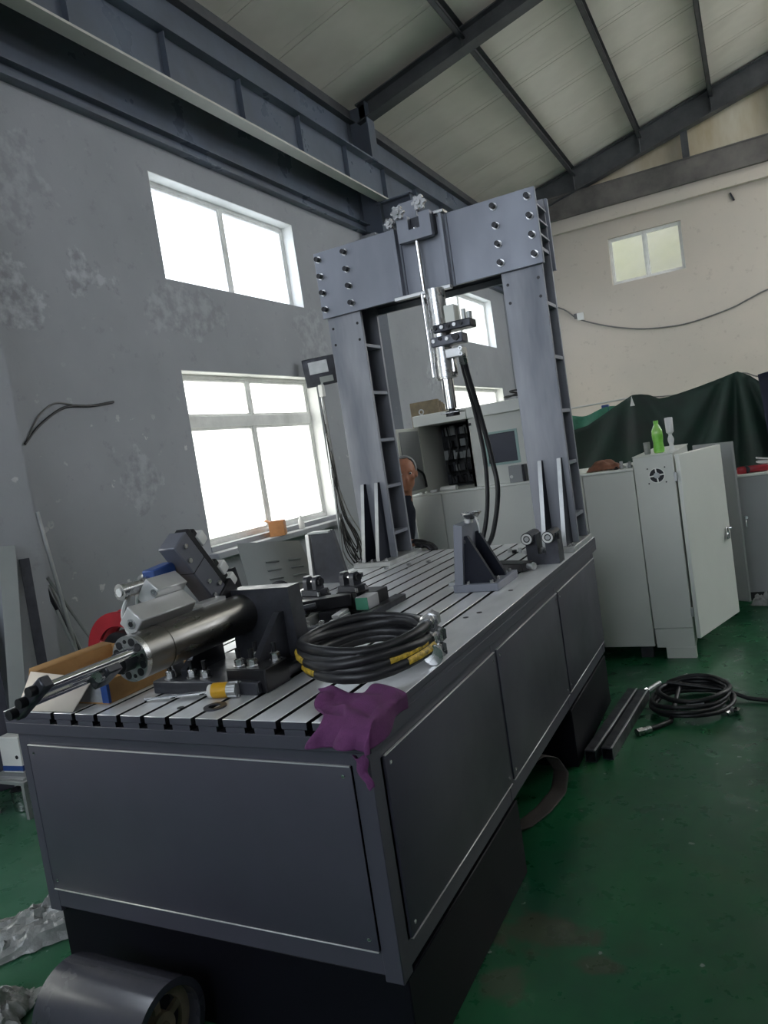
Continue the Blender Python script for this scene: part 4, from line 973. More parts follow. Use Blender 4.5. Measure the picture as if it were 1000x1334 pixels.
for p0, p1, m, r, lab in pipes: tag(B().cyl(p0, p1, r, seg=12).obj('leaning_pipe', m), lab, 'pipe')
# red hose reel with a bent tube handle
t = thing('hose_reel', 'red hose reel with grey bent tube handle between bed and wall', 'reel', (-.95, 1.55, 0))
cx, cy, cz = -1.14, 1.60, .72
B().ring((cx, cy - .07, cz), (cx, cy - .045, cz), .27, .185, 48).obj('reel_rim', 'red', t)
B().ring((cx, cy + .045, cz), (cx, cy + .07, cz), .27, .185, 48).obj('reel_rim', 'red', t)
for k in range(3):
    a = k * 2 * PI / 3 + .5
    for dy in (-.058, .058): B().cyl((cx, cy + dy, cz), (cx + .2 * math.cos(a), cy + dy, cz + .2 * math.sin(a)), .012, seg=8).obj('spoke', 'red', t)
B().cyl((cx, cy - .07, cz), (cx, cy + .07, cz), .15, seg=32).obj('hub', 'black_oxide', t)
b = B()
for dx in (-.16, .16):
    b.tube([(cx + dx, cy, .012), (cx + dx * .3, cy, cz)], .014, 8)
b.tube([(cx - .22, cy, .014), (cx + .22, cy, .014)], .014, 8); b.tube([(cx, cy - .2, .014), (cx, cy + .2, .014)], .014, 8); b.obj('stand', 'panel_grey', t)
B().tube(spline([(cx + .12, cy - .03, .62), (cx + .20, cy - .08, .95), (cx + .26, cy - .08, 1.16), (cx + .12, cy + .1, 1.17)], 6), .013, 8).obj('handle', 'galv', t)

# louvred sheet panel leaning behind the bed
t = thing('louvre_panel', 'grey sheet metal panel with rows of louvres leaning behind the bed', 'panel', (-.62, 2.6, 0))
pz = [Vector((-.46, 2.13, .06)), Vector((-.40, 3.02, .06)), Vector((-.68, 2.88, 1.155)), Vector((-.74, 2.26, 1.245))]
b = B(); b.bm.faces.new([b.bm.verts.new(c) for c in pz]); solidify(b.obj('sheet', 'panel_grey', t), .006)
nrm = (pz[1] - pz[0]).cross(pz[3] - pz[0]).normalized(); nrm = nrm if nrm.x > 0 else -nrm
for r in range(11):
    for c in range(2):
        u = .22 + .36 * c + .01 * r; v = .38 + .05 * r
        p = (pz[0].lerp(pz[1], u)).lerp(pz[3].lerp(pz[2], u), v); q = (pz[0].lerp(pz[1], u + .2)).lerp(pz[3].lerp(pz[2], u + .2), v)
        B().tube([p + nrm * .006, p.lerp(q, .12) + nrm * .012, p.lerp(q, .88) + nrm * .012, q + nrm * .006], .006, 6).obj('louvre', 'panel_grey', t)
t = tag(B().obox((-.70, 2.22, .0 + .55), (.02, .16, 1.1), (0, -.2, .1), .003).obj('dark_board', 'dark_steel'), 'dark board leaning at the near side of the louvred panel', 'board')

# floodlight on a pole with hanging cables by the window
t = thing('floodlight', 'dark square LED floodlight on a thin pole beside the lower window', 'floodlight', (-1.88, 5.5, 0))
FLM = Matrix.Translation((-1.88, 5.56, 2.70)) @ Matrix.Rotation(.45, 4, 'Z') @ Matrix.Rotation(.10, 4, 'X') @ Matrix.Rotation(-.05, 4, 'Y')
b = B(); b.box(-.18, .18, -.03, .03, -.155, .155, .012, FLM, 2); b.obj('lamp_housing', 'dark_steel', t)
B().box(-.115, .095, -.036, -.029, -.02, .115, .003, FLM).obj('lamp_lens', 'galv', t)
B().box(-.02, .13, -.036, -.029, -.125, -.06, .003, FLM).obj('sensor_cover', 'panel_grey', t)
for k in range(5): B().box(-.16 + k * .08 - .006, -.16 + k * .08 + .006, .03, .06, -.14, .14, 0, FLM).obj('cooling_fin', 'dark_steel', t)
B().tube([(-1.87, 5.56, 2.6), (-1.88, 5.52, 2.5), (-1.91, 5.50, 1.2), (-1.93, 5.49, 0.01)], .014, 8).obj('pole', 'galv', t)
B().box(-1.905, -1.855, 5.50, 5.56, 2.42, 2.55, .004).obj('junction_box', 'white_plastic', t)
cbun = thing('cable_bundle', 'tangle of thin black cables hanging below the floodlight beside the window', 'cables', (-1.80, 5.45, .5))
for k in range(11):
    rnd = random.Random(40 + k); top = Vector((-1.86 + rnd.uniform(-.02, .02), 5.47 + rnd.uniform(-.04, .05), 2.42 - .10 * k))
    w = rnd.uniform(.02, .26); lo = rnd.uniform(.45, .75); yc_ = 5.45 + rnd.uniform(-.06, .10)
    pts = [top, (top.x + .01, top.y + .01, 1.6), (-1.84, yc_ + w * .4, 1.15), (-1.76, yc_ + w, (lo + 1.1) / 2), (-1.72, yc_ + w * .8, lo + .08), (-1.75, yc_ + .05, lo), (-1.80, yc_ - w * .45, lo + .22), (-1.84, 5.46, 1.12)]
    B().tube(spline(pts, 6), .0065, 6).obj('cable', 'cable_black' if k % 4 else 'cable_grey', cbun)
# things on the window sill
t = thing('small_carton', 'small orange carton on the sill of the lower window', 'carton', (-2.06, 4.62, 1.045))
b = B(); M = Matrix.Translation((-2.03, 4.52, 1.047)) @ Matrix.Rotation(.5, 4, 'Z')
b.box(-.075, .075, -.10, .10, 0, .006, 0, M); b.box(-.075, .075, -.10, -.094, .006, .145, 0, M); b.box(-.075, .075, .094, .10, .006, .145, 0, M); b.box(-.075, -.069, -.094, .094, .006, .145, 0, M); b.box(.069, .075, -.094, .094, .006, .145, 0, M); b.obj('carton_body', 'orange', t)
for s in (-1, 1):
    b = B(); b.bm.faces.new([b.bm.verts.new(M @ Vector(c)) for c in ((.075 * s, -.10, .145), (.075 * s, .10, .145), (.115 * s, .10, .165), (.115 * s, -.10, .165))]); solidify(b.obj('carton_flap', 'orange', t), .003)
tag(B().lathe((-2.05, 4.98, 1.047), [(.030, 0), (.032, .01), (.032, .09), (.014, .115), (.013, .14), (.002, .142)], 20).obj('spray_bottle', 'white_plastic'), 'small pale bottle on the sill right of the orange carton', 'bottle')
# cable sagging on the wall, left of the window
tag(B().tube(spline([(XW + .012, 1.90, 2.11), (XW + .012, 2.05, 2.24), (XW + .012, 2.28, 2.36), (XW + .012, 2.52, 2.37), (XW + .012, 2.75, 2.40)], 6), .009, 6).obj('wall_cable', 'cable_black'), 'black cable stub curving along the grey wall left of the window', 'cable')
tag(B().tube(spline([(XW + .010, 1.92, 2.13), (XW + .010, 2.05, 2.30), (XW + .010, 2.20, 2.39), (XW + .010, 2.35, 2.38)], 6), .006, 6).obj('wall_cable', 'cable_grey'), 'grey cable arching just above the black wall cable', 'cable')

# ================================================================== CONTROL CONSOLE AND CABINETS
YC = 3.70
t = thing('control_console', 'pale grey control console with open-doored upper cabinet and flat screen behind the portal', 'console', (.6, 4.0, 0))
for x0, x1 in ((-.125, .118), (.122, 1.196), (1.20, 1.543)):
    B().box(x0, x1, YC, YC + .75, .085, 1.312, .004).obj('desk_cabinet', 'cabinet', t)
B().box(-.128, 1.545, YC - .006, YC + .755, 1.312, 1.330, .004).obj('desk_top', 'cabinet_white', t)
for x in (-.08, .6, 1.48):
    for y in (YC + .06, YC + .68): B().box(x - .04, x + .04, y - .03, y + .03, 0, .085).obj('foot', 'cabinet_dark', t)
ux0, ux1, uy0, uy1, uz0, uz1 = -.045, 1.0, 3.80, 4.30, 1.33, 1.935
up = B()
up.box(ux0, ux0 + .018, uy0, uy1, uz0, uz1 - .085); up.box(ux1 - .018, ux1, uy0, uy1, uz0, uz1 - .085); up.box(ux0, ux1, uy1 - .018, uy1, uz0, uz1 - .085)
up.box(.365, .505, uy0, uy0 + .02, uz0, uz1 - .085); up.box(.365, .385, uy0, uy1, uz0, uz1 - .085); up.box(.735, ux1, uy0, uy0 + .02, uz0, uz1 - .085); up.box(.505, .735, uy0, uy0 + .02, 1.71, uz1 - .085); up.box(.505, .735, uy0, uy0 + .02, uz0, 1.485)
up = up.obj('upper_cabinet', 'cabinet', t)
B().box(ux0 + .02, .363, uy1 - .06, uy1 - .02, uz0, uz1 - .09).obj('mounting_plate', 'cabinet_dark', up)
B().box(ux0 - .012, .385, uy0 - .03, uy1 + .01, uz1 - .085, uz1, .004).obj('header', 'cabinet_white', t)
B().box(.388, ux1 + .012, uy0 - .03, uy1 + .01, uz1 - .085, uz1, .004).obj('header', 'cabinet_white', t)
sc_ = B().box(.508, .732, uy0 + .004, uy0 + .02, 1.488, 1.706, .002).obj('screen', 'screen', t)
b = B(); b.box(.49, .75, uy0 - .008, uy0, 1.47, 1.487); b.box(.49, .75, uy0 - .008, uy0, 1.707, 1.722); b.box(.49, .508, uy0 - .008, uy0, 1.487, 1.707); b.box(.732, .75, uy0 - .008, uy0, 1.487, 1.707); b.obj('screen_bezel', 'teal_trim', sc_)
B().box(.385, .405, uy0 - .006, uy0, 1.795, 1.815).obj('lock', 'black_oxide', up)
# electrical gear inside the open bay
rnd = random.Random(5)
for r in range(5):
    x = .02
    while x < .33:
        w_ = rnd.uniform(.02, .05)
        B().box(x, x + w_ - .004, uy1 - .13 - rnd.uniform(0, .05), uy1 - .06, uz0 + .03 + r * .098, uz0 + .03 + r * .098 + rnd.uniform(.05, .078), .002).obj('contactor', rnd.choice(['dark_steel', 'black_oxide', 'panel_grey', 'cabinet_dark']), up)
        x += w_
for k in range(4):
    B().tube(spline([(.06 + .08 * k, uy1 - .15, 1.84), (.10 + .07 * k, uy1 - .22, 1.65), (.05 + .08 * k, uy1 - .2, 1.5), (.09 + .07 * k, uy1 - .16, 1.36)], 6), .006, 6).obj('wiring', 'cable_black', up)
# open door, swung towards the bed
d = B().box(-.055, -.030, 3.40, 3.795, 1.345, 1.845, .004).obj('cabinet_door', 'cabinet', t)
B().box(-.0305, -.026, 3.43, 3.77, 1.37, 1.82).obj('door_liner', 'cabinet_grey', d)
B().box(-.03, -.012, 3.60, 3.63, 1.50, 1.56, .004).obj('door_lock', 'black_oxide', d)
B().tube(spline([(-.02, 3.63, 1.53), (.0, 3.70, 1.48), (-.01, 3.75, 1.38)], 6), .009, 8).obj('door_cable', 'cable_black', d)
for z in (1.44, 1.76): B().cyl((-.045, 3.797, z - .03), (-.045, 3.797, z + .03), .008, seg=10).obj('hinge', 'dark_steel', d)
for x in (0.0, .96):
    B().tube([(x + .018 * math.cos(a), 3.83, 1.962 + .018 * math.sin(a)) for a in [k * PI / 8 for k in range(16)]], .0055, 8, True).obj('lifting_eye', 'galv', t)
    B().cyl((x, 3.83, uz1), (x, 3.83, uz1 + .012), .010, seg=12).obj('eye_base', 'galv', t)
# things on the console
tag(B().obox((.17, 3.76, 1.348), (.13, .085, .035), (0, 0, .15), .012, 2).obj('desk_phone', 'white_plastic'), 'rounded white device on the console ledge before the open bay', 'device')
tag(B().obox((.055, 3.74, 1.340), (.06, .05, .020), (0, 0, .1), .005).obj('white_box', 'white_plastic'), 'small white box on the console ledge, beside the rounded device', 'box')
tag(B().obox((-.055, 3.735, 1.338), (.045, .04, .016), (0, 0, -.1), .004).obj('white_box', 'white_plastic'), 'smallest white box at the end of the console ledge by the man', 'box')
t2 = thing('meter_box', 'grey meter box with black side standing on the console below the screen', 'meter', (.73, 3.75, 1.33))
B().box(.672, .772, 3.715, 3.79, 1.33, 1.455, .003).obj('meter_body', 'cabinet_grey', t2); B().box(.772, .792, 3.715, 3.79, 1.33, 1.455, .003).obj('meter_side', 'black_oxide', t2)
B().cyl((.69, 3.714, 1.375), (.69, 3.708, 1.375), .012, seg=14).obj('meter_knob', 'white_plastic', t2)
pts = [(.72 + (.09 + .02 * math.sin(a * .7)) * math.cos(a) + .02 * a / 3, 3.98 + .06 * math.sin(a), uz1 + .010 + .004 * a + .022 * abs(math.sin(a * .8))) for a in [i * PI / 5 for i in range(30)]]
tag(B().tube(spline(pts, 4), .007, 6).obj('loose_cable', 'cable_black'), 'tangled black cable lying on the console roof', 'cable')
t2 = thing('plank_stack', 'stack of tan boards standing behind the console', 'boards', (-.35, 5.1, 0))
for k in range(5): B().box(-.62 + .004 * k, -.33, 5.0 + k * .05, 5.045 + k * .05, 0, 2.13 - .015 * k, .004).obj('board', 'brick_tan', t2)

# fan cabinet with its side door ajar
t = thing('fan_cabinet', 'pale cabinet with exhaust fan, its side door standing ajar', 'cabinet', (1.68, 4.2, 0))
B().box(1.548, 1.802, YC, 4.85, .21, 1.397, .004).obj('cabinet_body', 'cabinet', t)
B().box(1.553, 1.800, YC + .006, 4.85, .075, .208, .003).obj('cabinet_plinth', 'cabinet', t)
B().box(1.612, 1.802, YC + .002, YC + .06, 0, .078, .002).obj('foot', 'cabinet', t); B().box(1.56, 1.802, 4.7, 4.82, 0, .078).obj('foot', 'cabinet', t)
B().box(1.545, 1.81, YC - .004, 4.86, 1.397, 1.403, .002).obj('cabinet_top', 'cabinet_white', t)
fan = B().ring((1.690, YC - .006, 1.262), (1.690, YC, 1.262), .052, .046, 40).obj('fan_guard', 'cabinet_white', t)
B().cyl((1.690, YC - .002, 1.262), (1.690, YC + .002, 1.262), .046, seg=40).obj('fan_opening', 'black_oxide', fan)
B().cyl((1.690, YC - .008, 1.262), (1.690, YC - .001, 1.262), .020, seg=24).obj('fan_hub', 'galv', fan)
for k in range(4):
    a = k * PI / 2 + .1; b = B(); b.obox((1.690 + .034 * math.cos(a), YC - .004, 1.262 + .034 * math.sin(a)), (.03, .003, .009), (0, -a, 0)); b.obj('guard_spoke', 'cabinet_white', fan)
for dx in (-.055, .055):
    for dz in (-.05, .05): B().cyl((1.690 + dx, YC - .003, 1.262 + dz), (1.690 + dx, YC, 1.262 + dz), .005, seg=10).obj('screw', 'black_oxide', fan)
DM = Matrix.Translation((1.812, 3.715, 0)) @ Matrix.Rotation(-.315, 4, 'Z')
d = B().box(0, .030, 0, .72, .135, 1.385, .004, DM).obj('cabinet_door', 'cabinet_white', t)
b = B(); b.box(.030, .042, .625, .665, .735, .785, .004, DM); b.box(.042, .052, .60, .65, .70, .745, .004, DM); b.obj('door_handle', 'chrome', d)
B().cyl(DM @ Vector((.045, .66, .775)), DM @ Vector((.062, .665, .775)), .012, seg=14).obj('key', 'chrome', d)
for z in (.32, 1.24): B().box(1.797, 1.816, YC - .012, YC + .01, z - .03, z + .03, .002).obj('hinge', 'galv', t)
DM2 = Matrix.Translation((1.86, 5.02, 0)) @ Matrix.Rotation(.66, 4, 'Z')
d2 = B().box(.0, .36, -.028, 0, .10, 1.375, .004, Matrix.Translation((1.84, 5.05, 0)) @ Matrix.Rotation(-.60, 4, 'Z')).obj('cabinet_door', 'cabinet_grey', t)
# third cabinet
t = thing('grey_cabinet', 'lower grey cabinet with lock standing behind the cabinet doors', 'cabinet', (2.5, 5.6, 0))
B().box(2.085, 2.85, 5.22, 5.75, .085, 1.055, .004).obj('cabinet_body', 'cabinet_grey', t)
B().box(2.08, 2.855, 5.21, 5.76, 1.055, 1.075, .003).obj('cabinet_top', 'cabinet', t)
B().box(2.12, 2.82, 5.28, 5.7, 0, .085).obj('cabinet_plinth', 'cabinet_dark', t)
b = B(); b.cyl((2.155, 5.22, .72), (2.155, 5.20, .72), .016, seg=16); b.box(2.15, 2.16, 5.195, 5.21, .64, .70, .002); b.obj('lock', 'chrome', t)
crumple('plastic_bag', 'small crumpled plastic bag tucked at the foot of the grey cabinet', 2.25, 5.12, .13, .06, .10, 5.7)['category'] = 'plastic bag'
t = thing('red_tool', 'red plastic tool lying on the grey cabinet', 'tool', (2.24, 5.35, 1.075))
b = B(); b.obox((2.25, 5.33, 1.105), (.22, .06, .055), (0, 0, .1), .014, 2); b.obox((2.16, 5.31, 1.10), (.07, .07, .06), (0, 0, .1), .012, 2); b.obj('tool_body', 'red', t)
B().cyl((2.195, 5.29, 1.105), (2.195, 5.37, 1.105), .031, seg=16).obj('tool_band', 'black_oxide', t)
pts = [(2.38 + (.10 + .02 * math.sin(a)) * math.cos(a), 5.43 + .06 * math.sin(a), 1.086 + .005 * a + .022 * abs(math.sin(a * .9))) for a in [i * PI / 5 for i in range(26)]]
tag(B().tube(spline(pts, 4), .008, 6).obj('extension_cord', 'white_plastic'), 'white cord coiled on the grey cabinet behind the red tool', 'cord')

# on top of the fan cabinet and console end
t = thing('drink_bottle', 'green labelled plastic drink bottle standing on the fan cabinet', 'bottle', (1.705, 3.86, 1.403))
B().lathe((1.705, 3.86, 1.403), [(.026, 0), (.034, .006), (.035, .03), (.031, .07), (.034, .10), (.036, .135), (.034, .155), (.022, .185), (.0145, .198), (.0145, .204), (.003, .205)], 28).obj('bottle_body', 'green_liquid', t)
B().lathe((1.705, 3.86, 1.403), [(.0355, .012), (.036, .03), (.032, .07), (.035, .10), (.0365, .128), (.0362, .130)], 28).obj('bottle_label', 'green_label', t)
B().cyl((1.705, 3.86, 1.603), (1.705, 3.86, 1.625), .0165, seg=24).obj('bottle_cap', 'green_label', t)
tag(B().lathe((1.628, 3.87, 1.403), [(.018, 0), (.021, .004), (.023, .082), (.021, .083), (.018, .008), (.004, .006)], 20).obj('clear_cup', 'plastic_film'), 'small clear cup standing left of the green bottle', 'cup')
t = thing('filter_funnel', 'white plastic filter fitting standing upright at the fan cabinet corner', 'fitting', (1.815, 3.79, 1.403))
b = B(); b.lathe((1.795, 3.79, 1.403), [(.040, 0), (.042, .006), (.018, .018), (.013, .05), (.020, .075), (.020, .09), (.012, .11), (.012, .125), (.003, .126)], 24); b.obj('funnel_base', 'white_plastic', t)
B().lathe((1.795, 3.79, 1.523), [(.012, 0), (.024, .012), (.026, .105), (.024, .11), (.003, .112)], 24).obj('filter_bowl', 'white_plastic', t)
def rag(u, v):
    w = noise.noise(Vector((u * 5, v * 4, 2.2))); e = max(0, 1 - ((u - .5) * 2) ** 2) * max(0, 1 - ((v - .5) * 2) ** 2)
    return Vector((1.215 + .23 * u, 3.78 + .16 * v, 1.334 + .055 * e ** .6 * (1 + .6 * w) + .012 * abs(w)))
o = B().grid(rag, 24, 16).obj('brown_rag', 'brown_cloth', ang=180); solidify(o, .004); tag(o, 'crumpled brown rag on the console end beside the fan cabinet', 'rag')
for i, (x, y, sx, sz, m, lab) in enumerate(((1.455, 3.80, .035, .05, 'galv', 'small silver part standing on the console end'), (1.50, 3.82, .05, .035, 'white_plastic', 'small white part on the console end next to the fan cabinet'), (1.425, 3.76, .03, .02, 'black_oxide', 'small black part beside the brown rag'), (1.515, 3.77, .03, .045, 'panel_grey', 'small grey knob touching the fan cabinet side'))):
    tag(B().lathe((x, y, 1.330), [(sx * .5, 0), (sx * .55, sz * .4), (sx * .3, sz * .5), (sx * .35, sz), (.002, sz * 1.02)], 14).obj('small_part', m), lab, 'part')

# ================================================================== TARPAULINS
TOP = [(.40, 1.60), (.685, 1.646), (.817, 1.668), (1.096, 1.81), (1.273, 1.895), (1.35, 1.890), (1.427, 1.87), (1.503, 1.822), (1.593, 1.822), (1.8, 1.858), (2.0, 1.90), (2.199, 1.95), (2.29, 1.90), (2.376, 1.82), (2.6, 1.80), (2.9, 1.78)]
def topz(x):
    for (a, za), (c, zc) in zip(TOP, TOP[1:]):
        if x <= c: return za + (zc - za) * (x - a) / (c - a)
    return TOP[-1][1]
def tarp(u, v):
    x = .40 + u * 2.3; zt = topz(x); z = zt * (1 - v) + .02 * v
    a1 = math.atan2(x - 2.2, 2.15 - z); a2 = math.atan2(x - 1.27, 2.1 - z)
    f = .070 * math.sin(a1 * 17) * math.exp(-((x - 2.15) / .45) ** 2) + .035 * math.sin(a2 * 13 + 1) * math.exp(-((x - 1.25) / .5) ** 2)
    f *= min(1, v * 4 + .15); f += .05 * noise.noise(Vector((x * 2.2, z * 1.6, 3)))
    return Vector((x, 6.0 - f - .12 * v, z))
o = B().grid(tarp, 120, 40).obj('green_tarpaulin', 'tarp', ang=180); solidify(o, .005); tag(o, 'dark green tarpaulin draped over a rope behind the cabinets', 'tarpaulin')
def tarp2(u, v):
    x = 2.40 + u * .7; z = (1.885 - .05 * u + .02 * math.sin(u * 9)) * (1 - v) + .02 * v
    return Vector((x - .04 + .10 * v, 5.86 - .06 * math.sin(u * 16 + v) * (.2 + v) - .04 * v, z))
o = B().grid(tarp2, 60, 24).obj('navy_cloth', 'navy', ang=180); solidify(o, .005); tag(o, 'navy blue cloth hanging beside the green tarpaulin', 'cloth')
def tarp3(u, v):
    x = .62 + u * .50; return Vector((x, 6.22 + .04 * math.sin(u * 9), (1.80 - .03 * math.sin(u * 6)) * (1 - v) + .9 * v))
o = B().grid(tarp3, 20, 6).obj('green_sheet', 'tarp_light', ang=180); solidify(o, .004); tag(o, 'bright green sheet showing behind the tarpaulin edge', 'sheet')
tag(B().box(.93, 1.0, 6.235, 6.30, 1.70, 1.85, .004).obj('blue_carton', 'blue'), 'blue and white carton corner sticking up behind the bright green sheet', 'carton')
tag(B().box(.55, 1.25, 6.30, 6.9, 0, 1.70, .01).obj('storage_crate', 'cabinet_dark'), 'dark storage crate hidden behind the green tarpaulin', 'crate')
t = thing('rope_rack', 'steel posts with a taut rope that carry the tarpaulin', 'rack', (1.2, 6.05, 0))
for x, h in ((.25, 1.93), (1.273, 1.885), (2.20, 1.94), (3.0, 1.86)): B().cyl((x, 6.06, 0), (x, 6.06, h), .016, seg=12).obj('post', 'galv', t)
B().tube([(.25, 6.04, 1.868), (.75, 6.04, 1.864), (1.27, 6.04, 1.872)], .008, 8).obj('rope', 'white_plastic', t)
B().tube(spline([(1.27, 6.04, 1.875), (1.7, 6.04, 1.83), (2.2, 6.04, 1.93), (2.42, 5.95, 1.86), (3.0, 6.04, 1.85)], 6), .006, 8).obj('rope', 'cable_grey', t)
B().lathe((1.275, 5.93, 1.79), [(.022, 0), (.014, .03), (.005, .07), (.002, .09)], 14).obj('clip', 'white_plastic', t)

# ================================================================== ON THE GABLE WALL
t = thing('socket_box', 'small white socket box with cable on the beige gable wall', 'socket', (-.68, YB, 3.9))
B().box(-.73, -.60, YB - .06, YB, 3.83, 3.98, .006).obj('socket_body', 'white_plastic', t)
B().box(-.79, -.73, YB - .05, YB, 3.88, 3.98, .006).obj('switch', 'cable_grey', t)
tag(B().tube(spline([(-1.35, YB - .022, 4.30), (-1.0, YB - .022, 4.13), (-.70, YB - .03, 3.86), (-.2, YB - .022, 3.62), (.39, YB - .022, 3.43), (.9, YB - .022, 3.355), (1.37, YB - .022, 3.345), (2.05, YB - .022, 3.45), (2.4, YB - .022, 3.56), (2.75, YB - .022, 3.66), (3.4, YB - .022, 3.68)], 8), .014, 6).obj('sagging_cable', 'cable_grey'), 'thin cable sagging across the beige gable wall', 'cable')
tag(B().obox((2.30, YB - .02, 5.44), (.03, .03, .16), (0, -.35, 0), .004).obj('wall_peg', 'dark_steel'), 'short dark peg in the gable wall above the small window', 'peg')
struct(B().box(-4.0, 8.0, YB + 1.7, YB + 1.9, -.2, 8.5).obj('neighbour_wall', 'lime_wall'))

# ================================================================== machine added right of the camera's view to shade the near floor
t = thing('shade_enclosure', 'tall grey machine enclosure added out of view to shade the near floor', 'machine', (3.9, -.2, 0))
B().box(3.35, 4.75, -3.2, 2.3, .08, 2.25, .02).obj('enclosure_body', 'cabinet_grey', t)
B().box(3.42, 4.70, -3.1, 2.2, 0, .08).obj('enclosure_base', 'cabinet_dark', t)
for y in (-2.3, -.5, 1.3):
    d = B().box(3.325, 3.35, y - .8, y + .8, .25, 2.1, .006).obj('enclosure_door', 'panel_paint', t)
    B().box(3.29, 3.31, y + .6, y + .64, .95, 1.2, .004).obj('door_handle', 'chrome', d)
    B().box(3.31, 3.326, y + .6, y + .64, .96, 1.19).obj('handle_mount', 'chrome', d)

# ================================================================== PERSON behind the left column
def ball_limb(b, pts):
    for (p, r), (q, s) in zip(pts, pts[1:]):
        b.cyl(p, q, r, s, seg=16)
    for p, r in pts: b.sphere(p, r, 16)
def remesh(o, v=.012, it=4):
    md = o.modifiers.new('skin', 'REMESH'); md.mode = 'VOXEL'; md.voxel_size = v; md.use_smooth_shade = True
    s = o.modifiers.new('relax', 'SMOOTH'); s.factor = .5; s.iterations = it
HX, HY, HZ = .100, 3.17, 1.520
b = B()
HM = Matrix.Rotation(.45, 4, 'Z') @ Matrix.Rotation(.12, 4, 'X')
def hp_(x, y, z): return Matrix.Translation((HX, HY, HZ)) @ HM @ Vector((x, y, z))
b.sphere((HX, HY, HZ + .02), .085, 24, (.90, 1.08, 1.12), HM)
b.sphere(hp_(0, -.022, -.055), .062, 20, (.92, 1.05, 1.1), HM)                 # jaw
b.sphere(hp_(0, -.070, -.100), .022, 12)                                         # chin
b.cyl(hp_(0, -.085, .018), hp_(0, -.108, -.030), .010, .017, seg=12); b.sphere(hp_(0, -.106, -.030), .017, 12)   # nose
for s in (-1, 1):
    b.sphere(hp_(.078 * s, .005, -.01), .026, 12, (.45, .8, 1.25), HM)             # ears
    b.sphere(hp_(.033 * s, -.080, .030), .018, 12, (1.4, .7, .5), HM)             # brow
    b.sphere(hp_(.040 * s, -.065, -.022), .026, 12, (1, .8, .9), HM)               # cheek
b.sphere(hp_(0, -.085, -.062), .018, 12, (1.5, .8, .6), HM)                      # mouth
neck = Vector((.05, 3.21, 1.40)); chest = Vector((-.02, 3.23, 1.24)); hip = Vector((-.12, 3.24, .93))
ball_limb(b, [(hp_(0, .02, -.06), .055), (neck, .058), (chest, .105), (Vector((-.06, 3.235, 1.10)), .115), (hip, .115)])
shR = Vector((-.05, 3.06, 1.31)); elR = Vector((-.02, 3.03, 1.08)); wrR = Vector((.175, 2.965, 1.048)); shL = Vector((-.13, 3.32, 1.29)); elL = Vector((-.20, 3.40, 1.05)); wrL = Vector((-.16, 3.33, .84))
ball_limb(b, [(chest + Vector((0, 0, .05)), .08), (shR, .058), (elR, .045), (wrR, .030)]); ball_limb(b, [(chest + Vector((0, 0, .05)), .08), (shL, .058), (elL, .045), (wrL, .030)])
def hand(b, w, d, up):
    d = d.normalized(); sd = d.cross(up).normalized()
    for k in range(4):
        o_ = sd * ((k - 1.5) * .020); L = (.062, .074, .070, .055)[k]
        p0 = w + d * .085 + o_; p1 = p0 + d * L * .5 - up * .008; p2 = p1 + d * L * .45 - up * .020
        ball_limb(b, [(w + d * .03 + o_ * .8, .013), (p0, .0105), (p1, .009), (p2, .008)])
    ball_limb(b, [(w, .026), (w + d * .05, .026), (w + d * .075, .020)])
    t0 = w + d * .02 + sd * .022; ball_limb(b, [(t0, .013), (t0 + sd * .028 + d * .028, .011), (t0 + sd * .034 + d * .058 - up * .008, .009)])
hand(b, wrR, Vector((.9, -.10, -.12)), Vector((.1, 0, 1)).normalized()); hand(b, wrL, Vector((.1, -.2, -1)), Vector((1, 0, 0)))
feet = []
for s, y in ((-1, 3.15), (1, 3.33)):
    kn = Vector((-.12, y, .50)); an = Vector((-.16, y, .09)); ball_limb(b, [(hip + Vector((0, (y - 3.24) * .8, -.02)), .085), (kn, .058), (an, .042)]); ball_limb(b, [(an, .04), (Vector((-.04, y - .02, .04)), .034)])
    feet.append((an, y))
man = b.obj('person', 'skin', ang=180); remesh(man)
tag(man, 'person in dark work clothes leaning at the rear of the bed behind the left column', 'person')
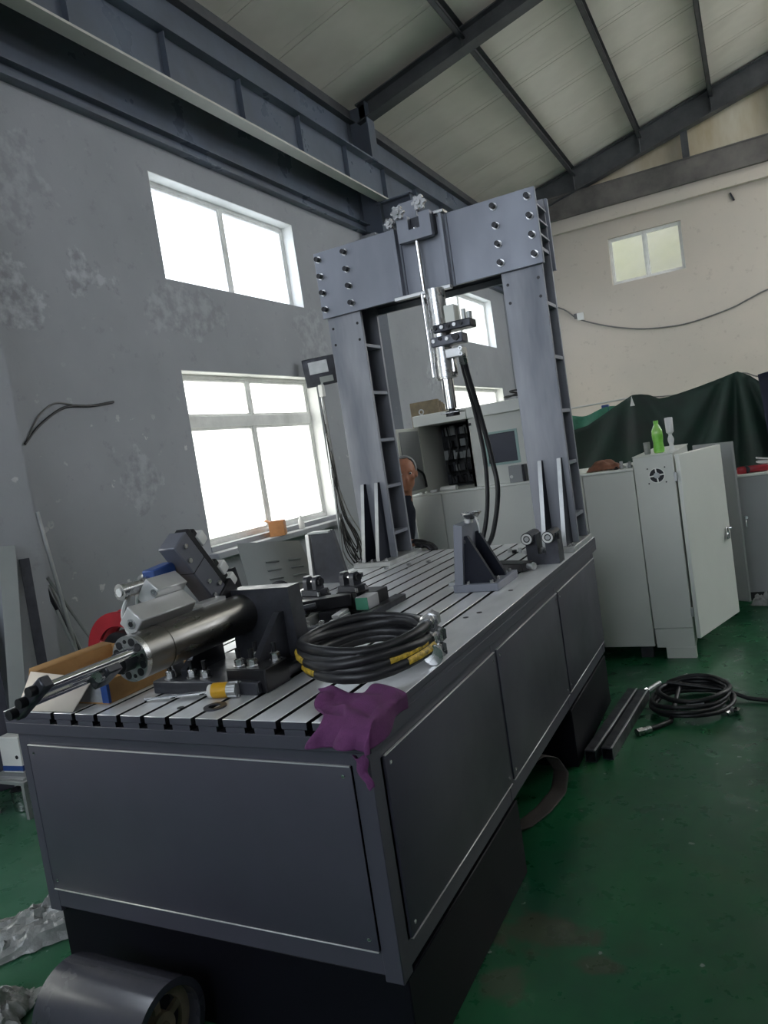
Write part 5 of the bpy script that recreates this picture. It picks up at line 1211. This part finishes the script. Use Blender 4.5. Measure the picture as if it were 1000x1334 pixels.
b = B(); b.sphere(hp_(0, .022, .034), .0915, 24, (.92, 1.0, .98), HM)
bmesh.ops.delete(b.bm, geom=[v for v in b.bm.verts if (HM.inverted() @ (v.co - Vector((HX, HY, HZ)))).y < -.025 or (HM.inverted() @ (v.co - Vector((HX, HY, HZ)))).z < -.02], context='VERTS')
o = b.obj('hair', 'hair', man, ang=180); solidify(o, .006)
for s in (-1, 1):
    e = B().sphere(hp_(.033 * s, -.0825, .010), .0095, 14).obj('eye', 'alu_block', man); B().sphere(hp_(.033 * s, -.0885, .010), .0058, 10).obj('iris', 'black_oxide', e)
b = B(); ball_limb(b, [(neck + Vector((-.01, 0, -.04)), .062), (chest, .118), (Vector((-.06, 3.235, 1.10)), .128), (hip + Vector((0, 0, .04)), .128)])
ball_limb(b, [(chest + Vector((0, 0, .05)), .09), (shR, .068), (elR, .055), (elR.lerp(wrR, .45), .044)]); ball_limb(b, [(chest + Vector((0, 0, .05)), .09), (shL, .068), (elL, .055), (wrL, .042)])
remesh(b.obj('jacket', 'navy', man, ang=180))
b = B()
ball_limb(b, [(hip + Vector((0, 0, .02)), .124), (hip + Vector((0, 0, -.06)), .12)])
for an, y in feet: ball_limb(b, [(hip + Vector((0, (y - 3.24) * .8, -.03)), .098), (Vector((-.12, y, .50)), .070), (an + Vector((0, 0, .02)), .056)])
remesh(b.obj('trousers', 'cabinet_dark', man, ang=180))
for an, y in feet:
    b = B(); ball_limb(b, [(an + Vector((-.02, 0, -.035)), .052), (Vector((-.03, y - .02, .045)), .045)]); b.sphere(an, .052, 14)
    bmesh.ops.translate(b.bm, verts=b.bm.verts, vec=(0, 0, .003)); remesh(b.obj('shoe', 'black_oxide', man, ang=180))
# black work glove on the table hand
b = B(); hand(b, wrR + Vector((.02, -.002, 0)), Vector((.9, -.10, -.12)), Vector((.1, 0, 1)).normalized())
g = b.obj('glove', 'black_oxide', man, ang=180); remesh(g, .006, 2); dm = g.modifiers.new('puff', 'DISPLACE'); dm.strength = .006; dm.mid_level = 0
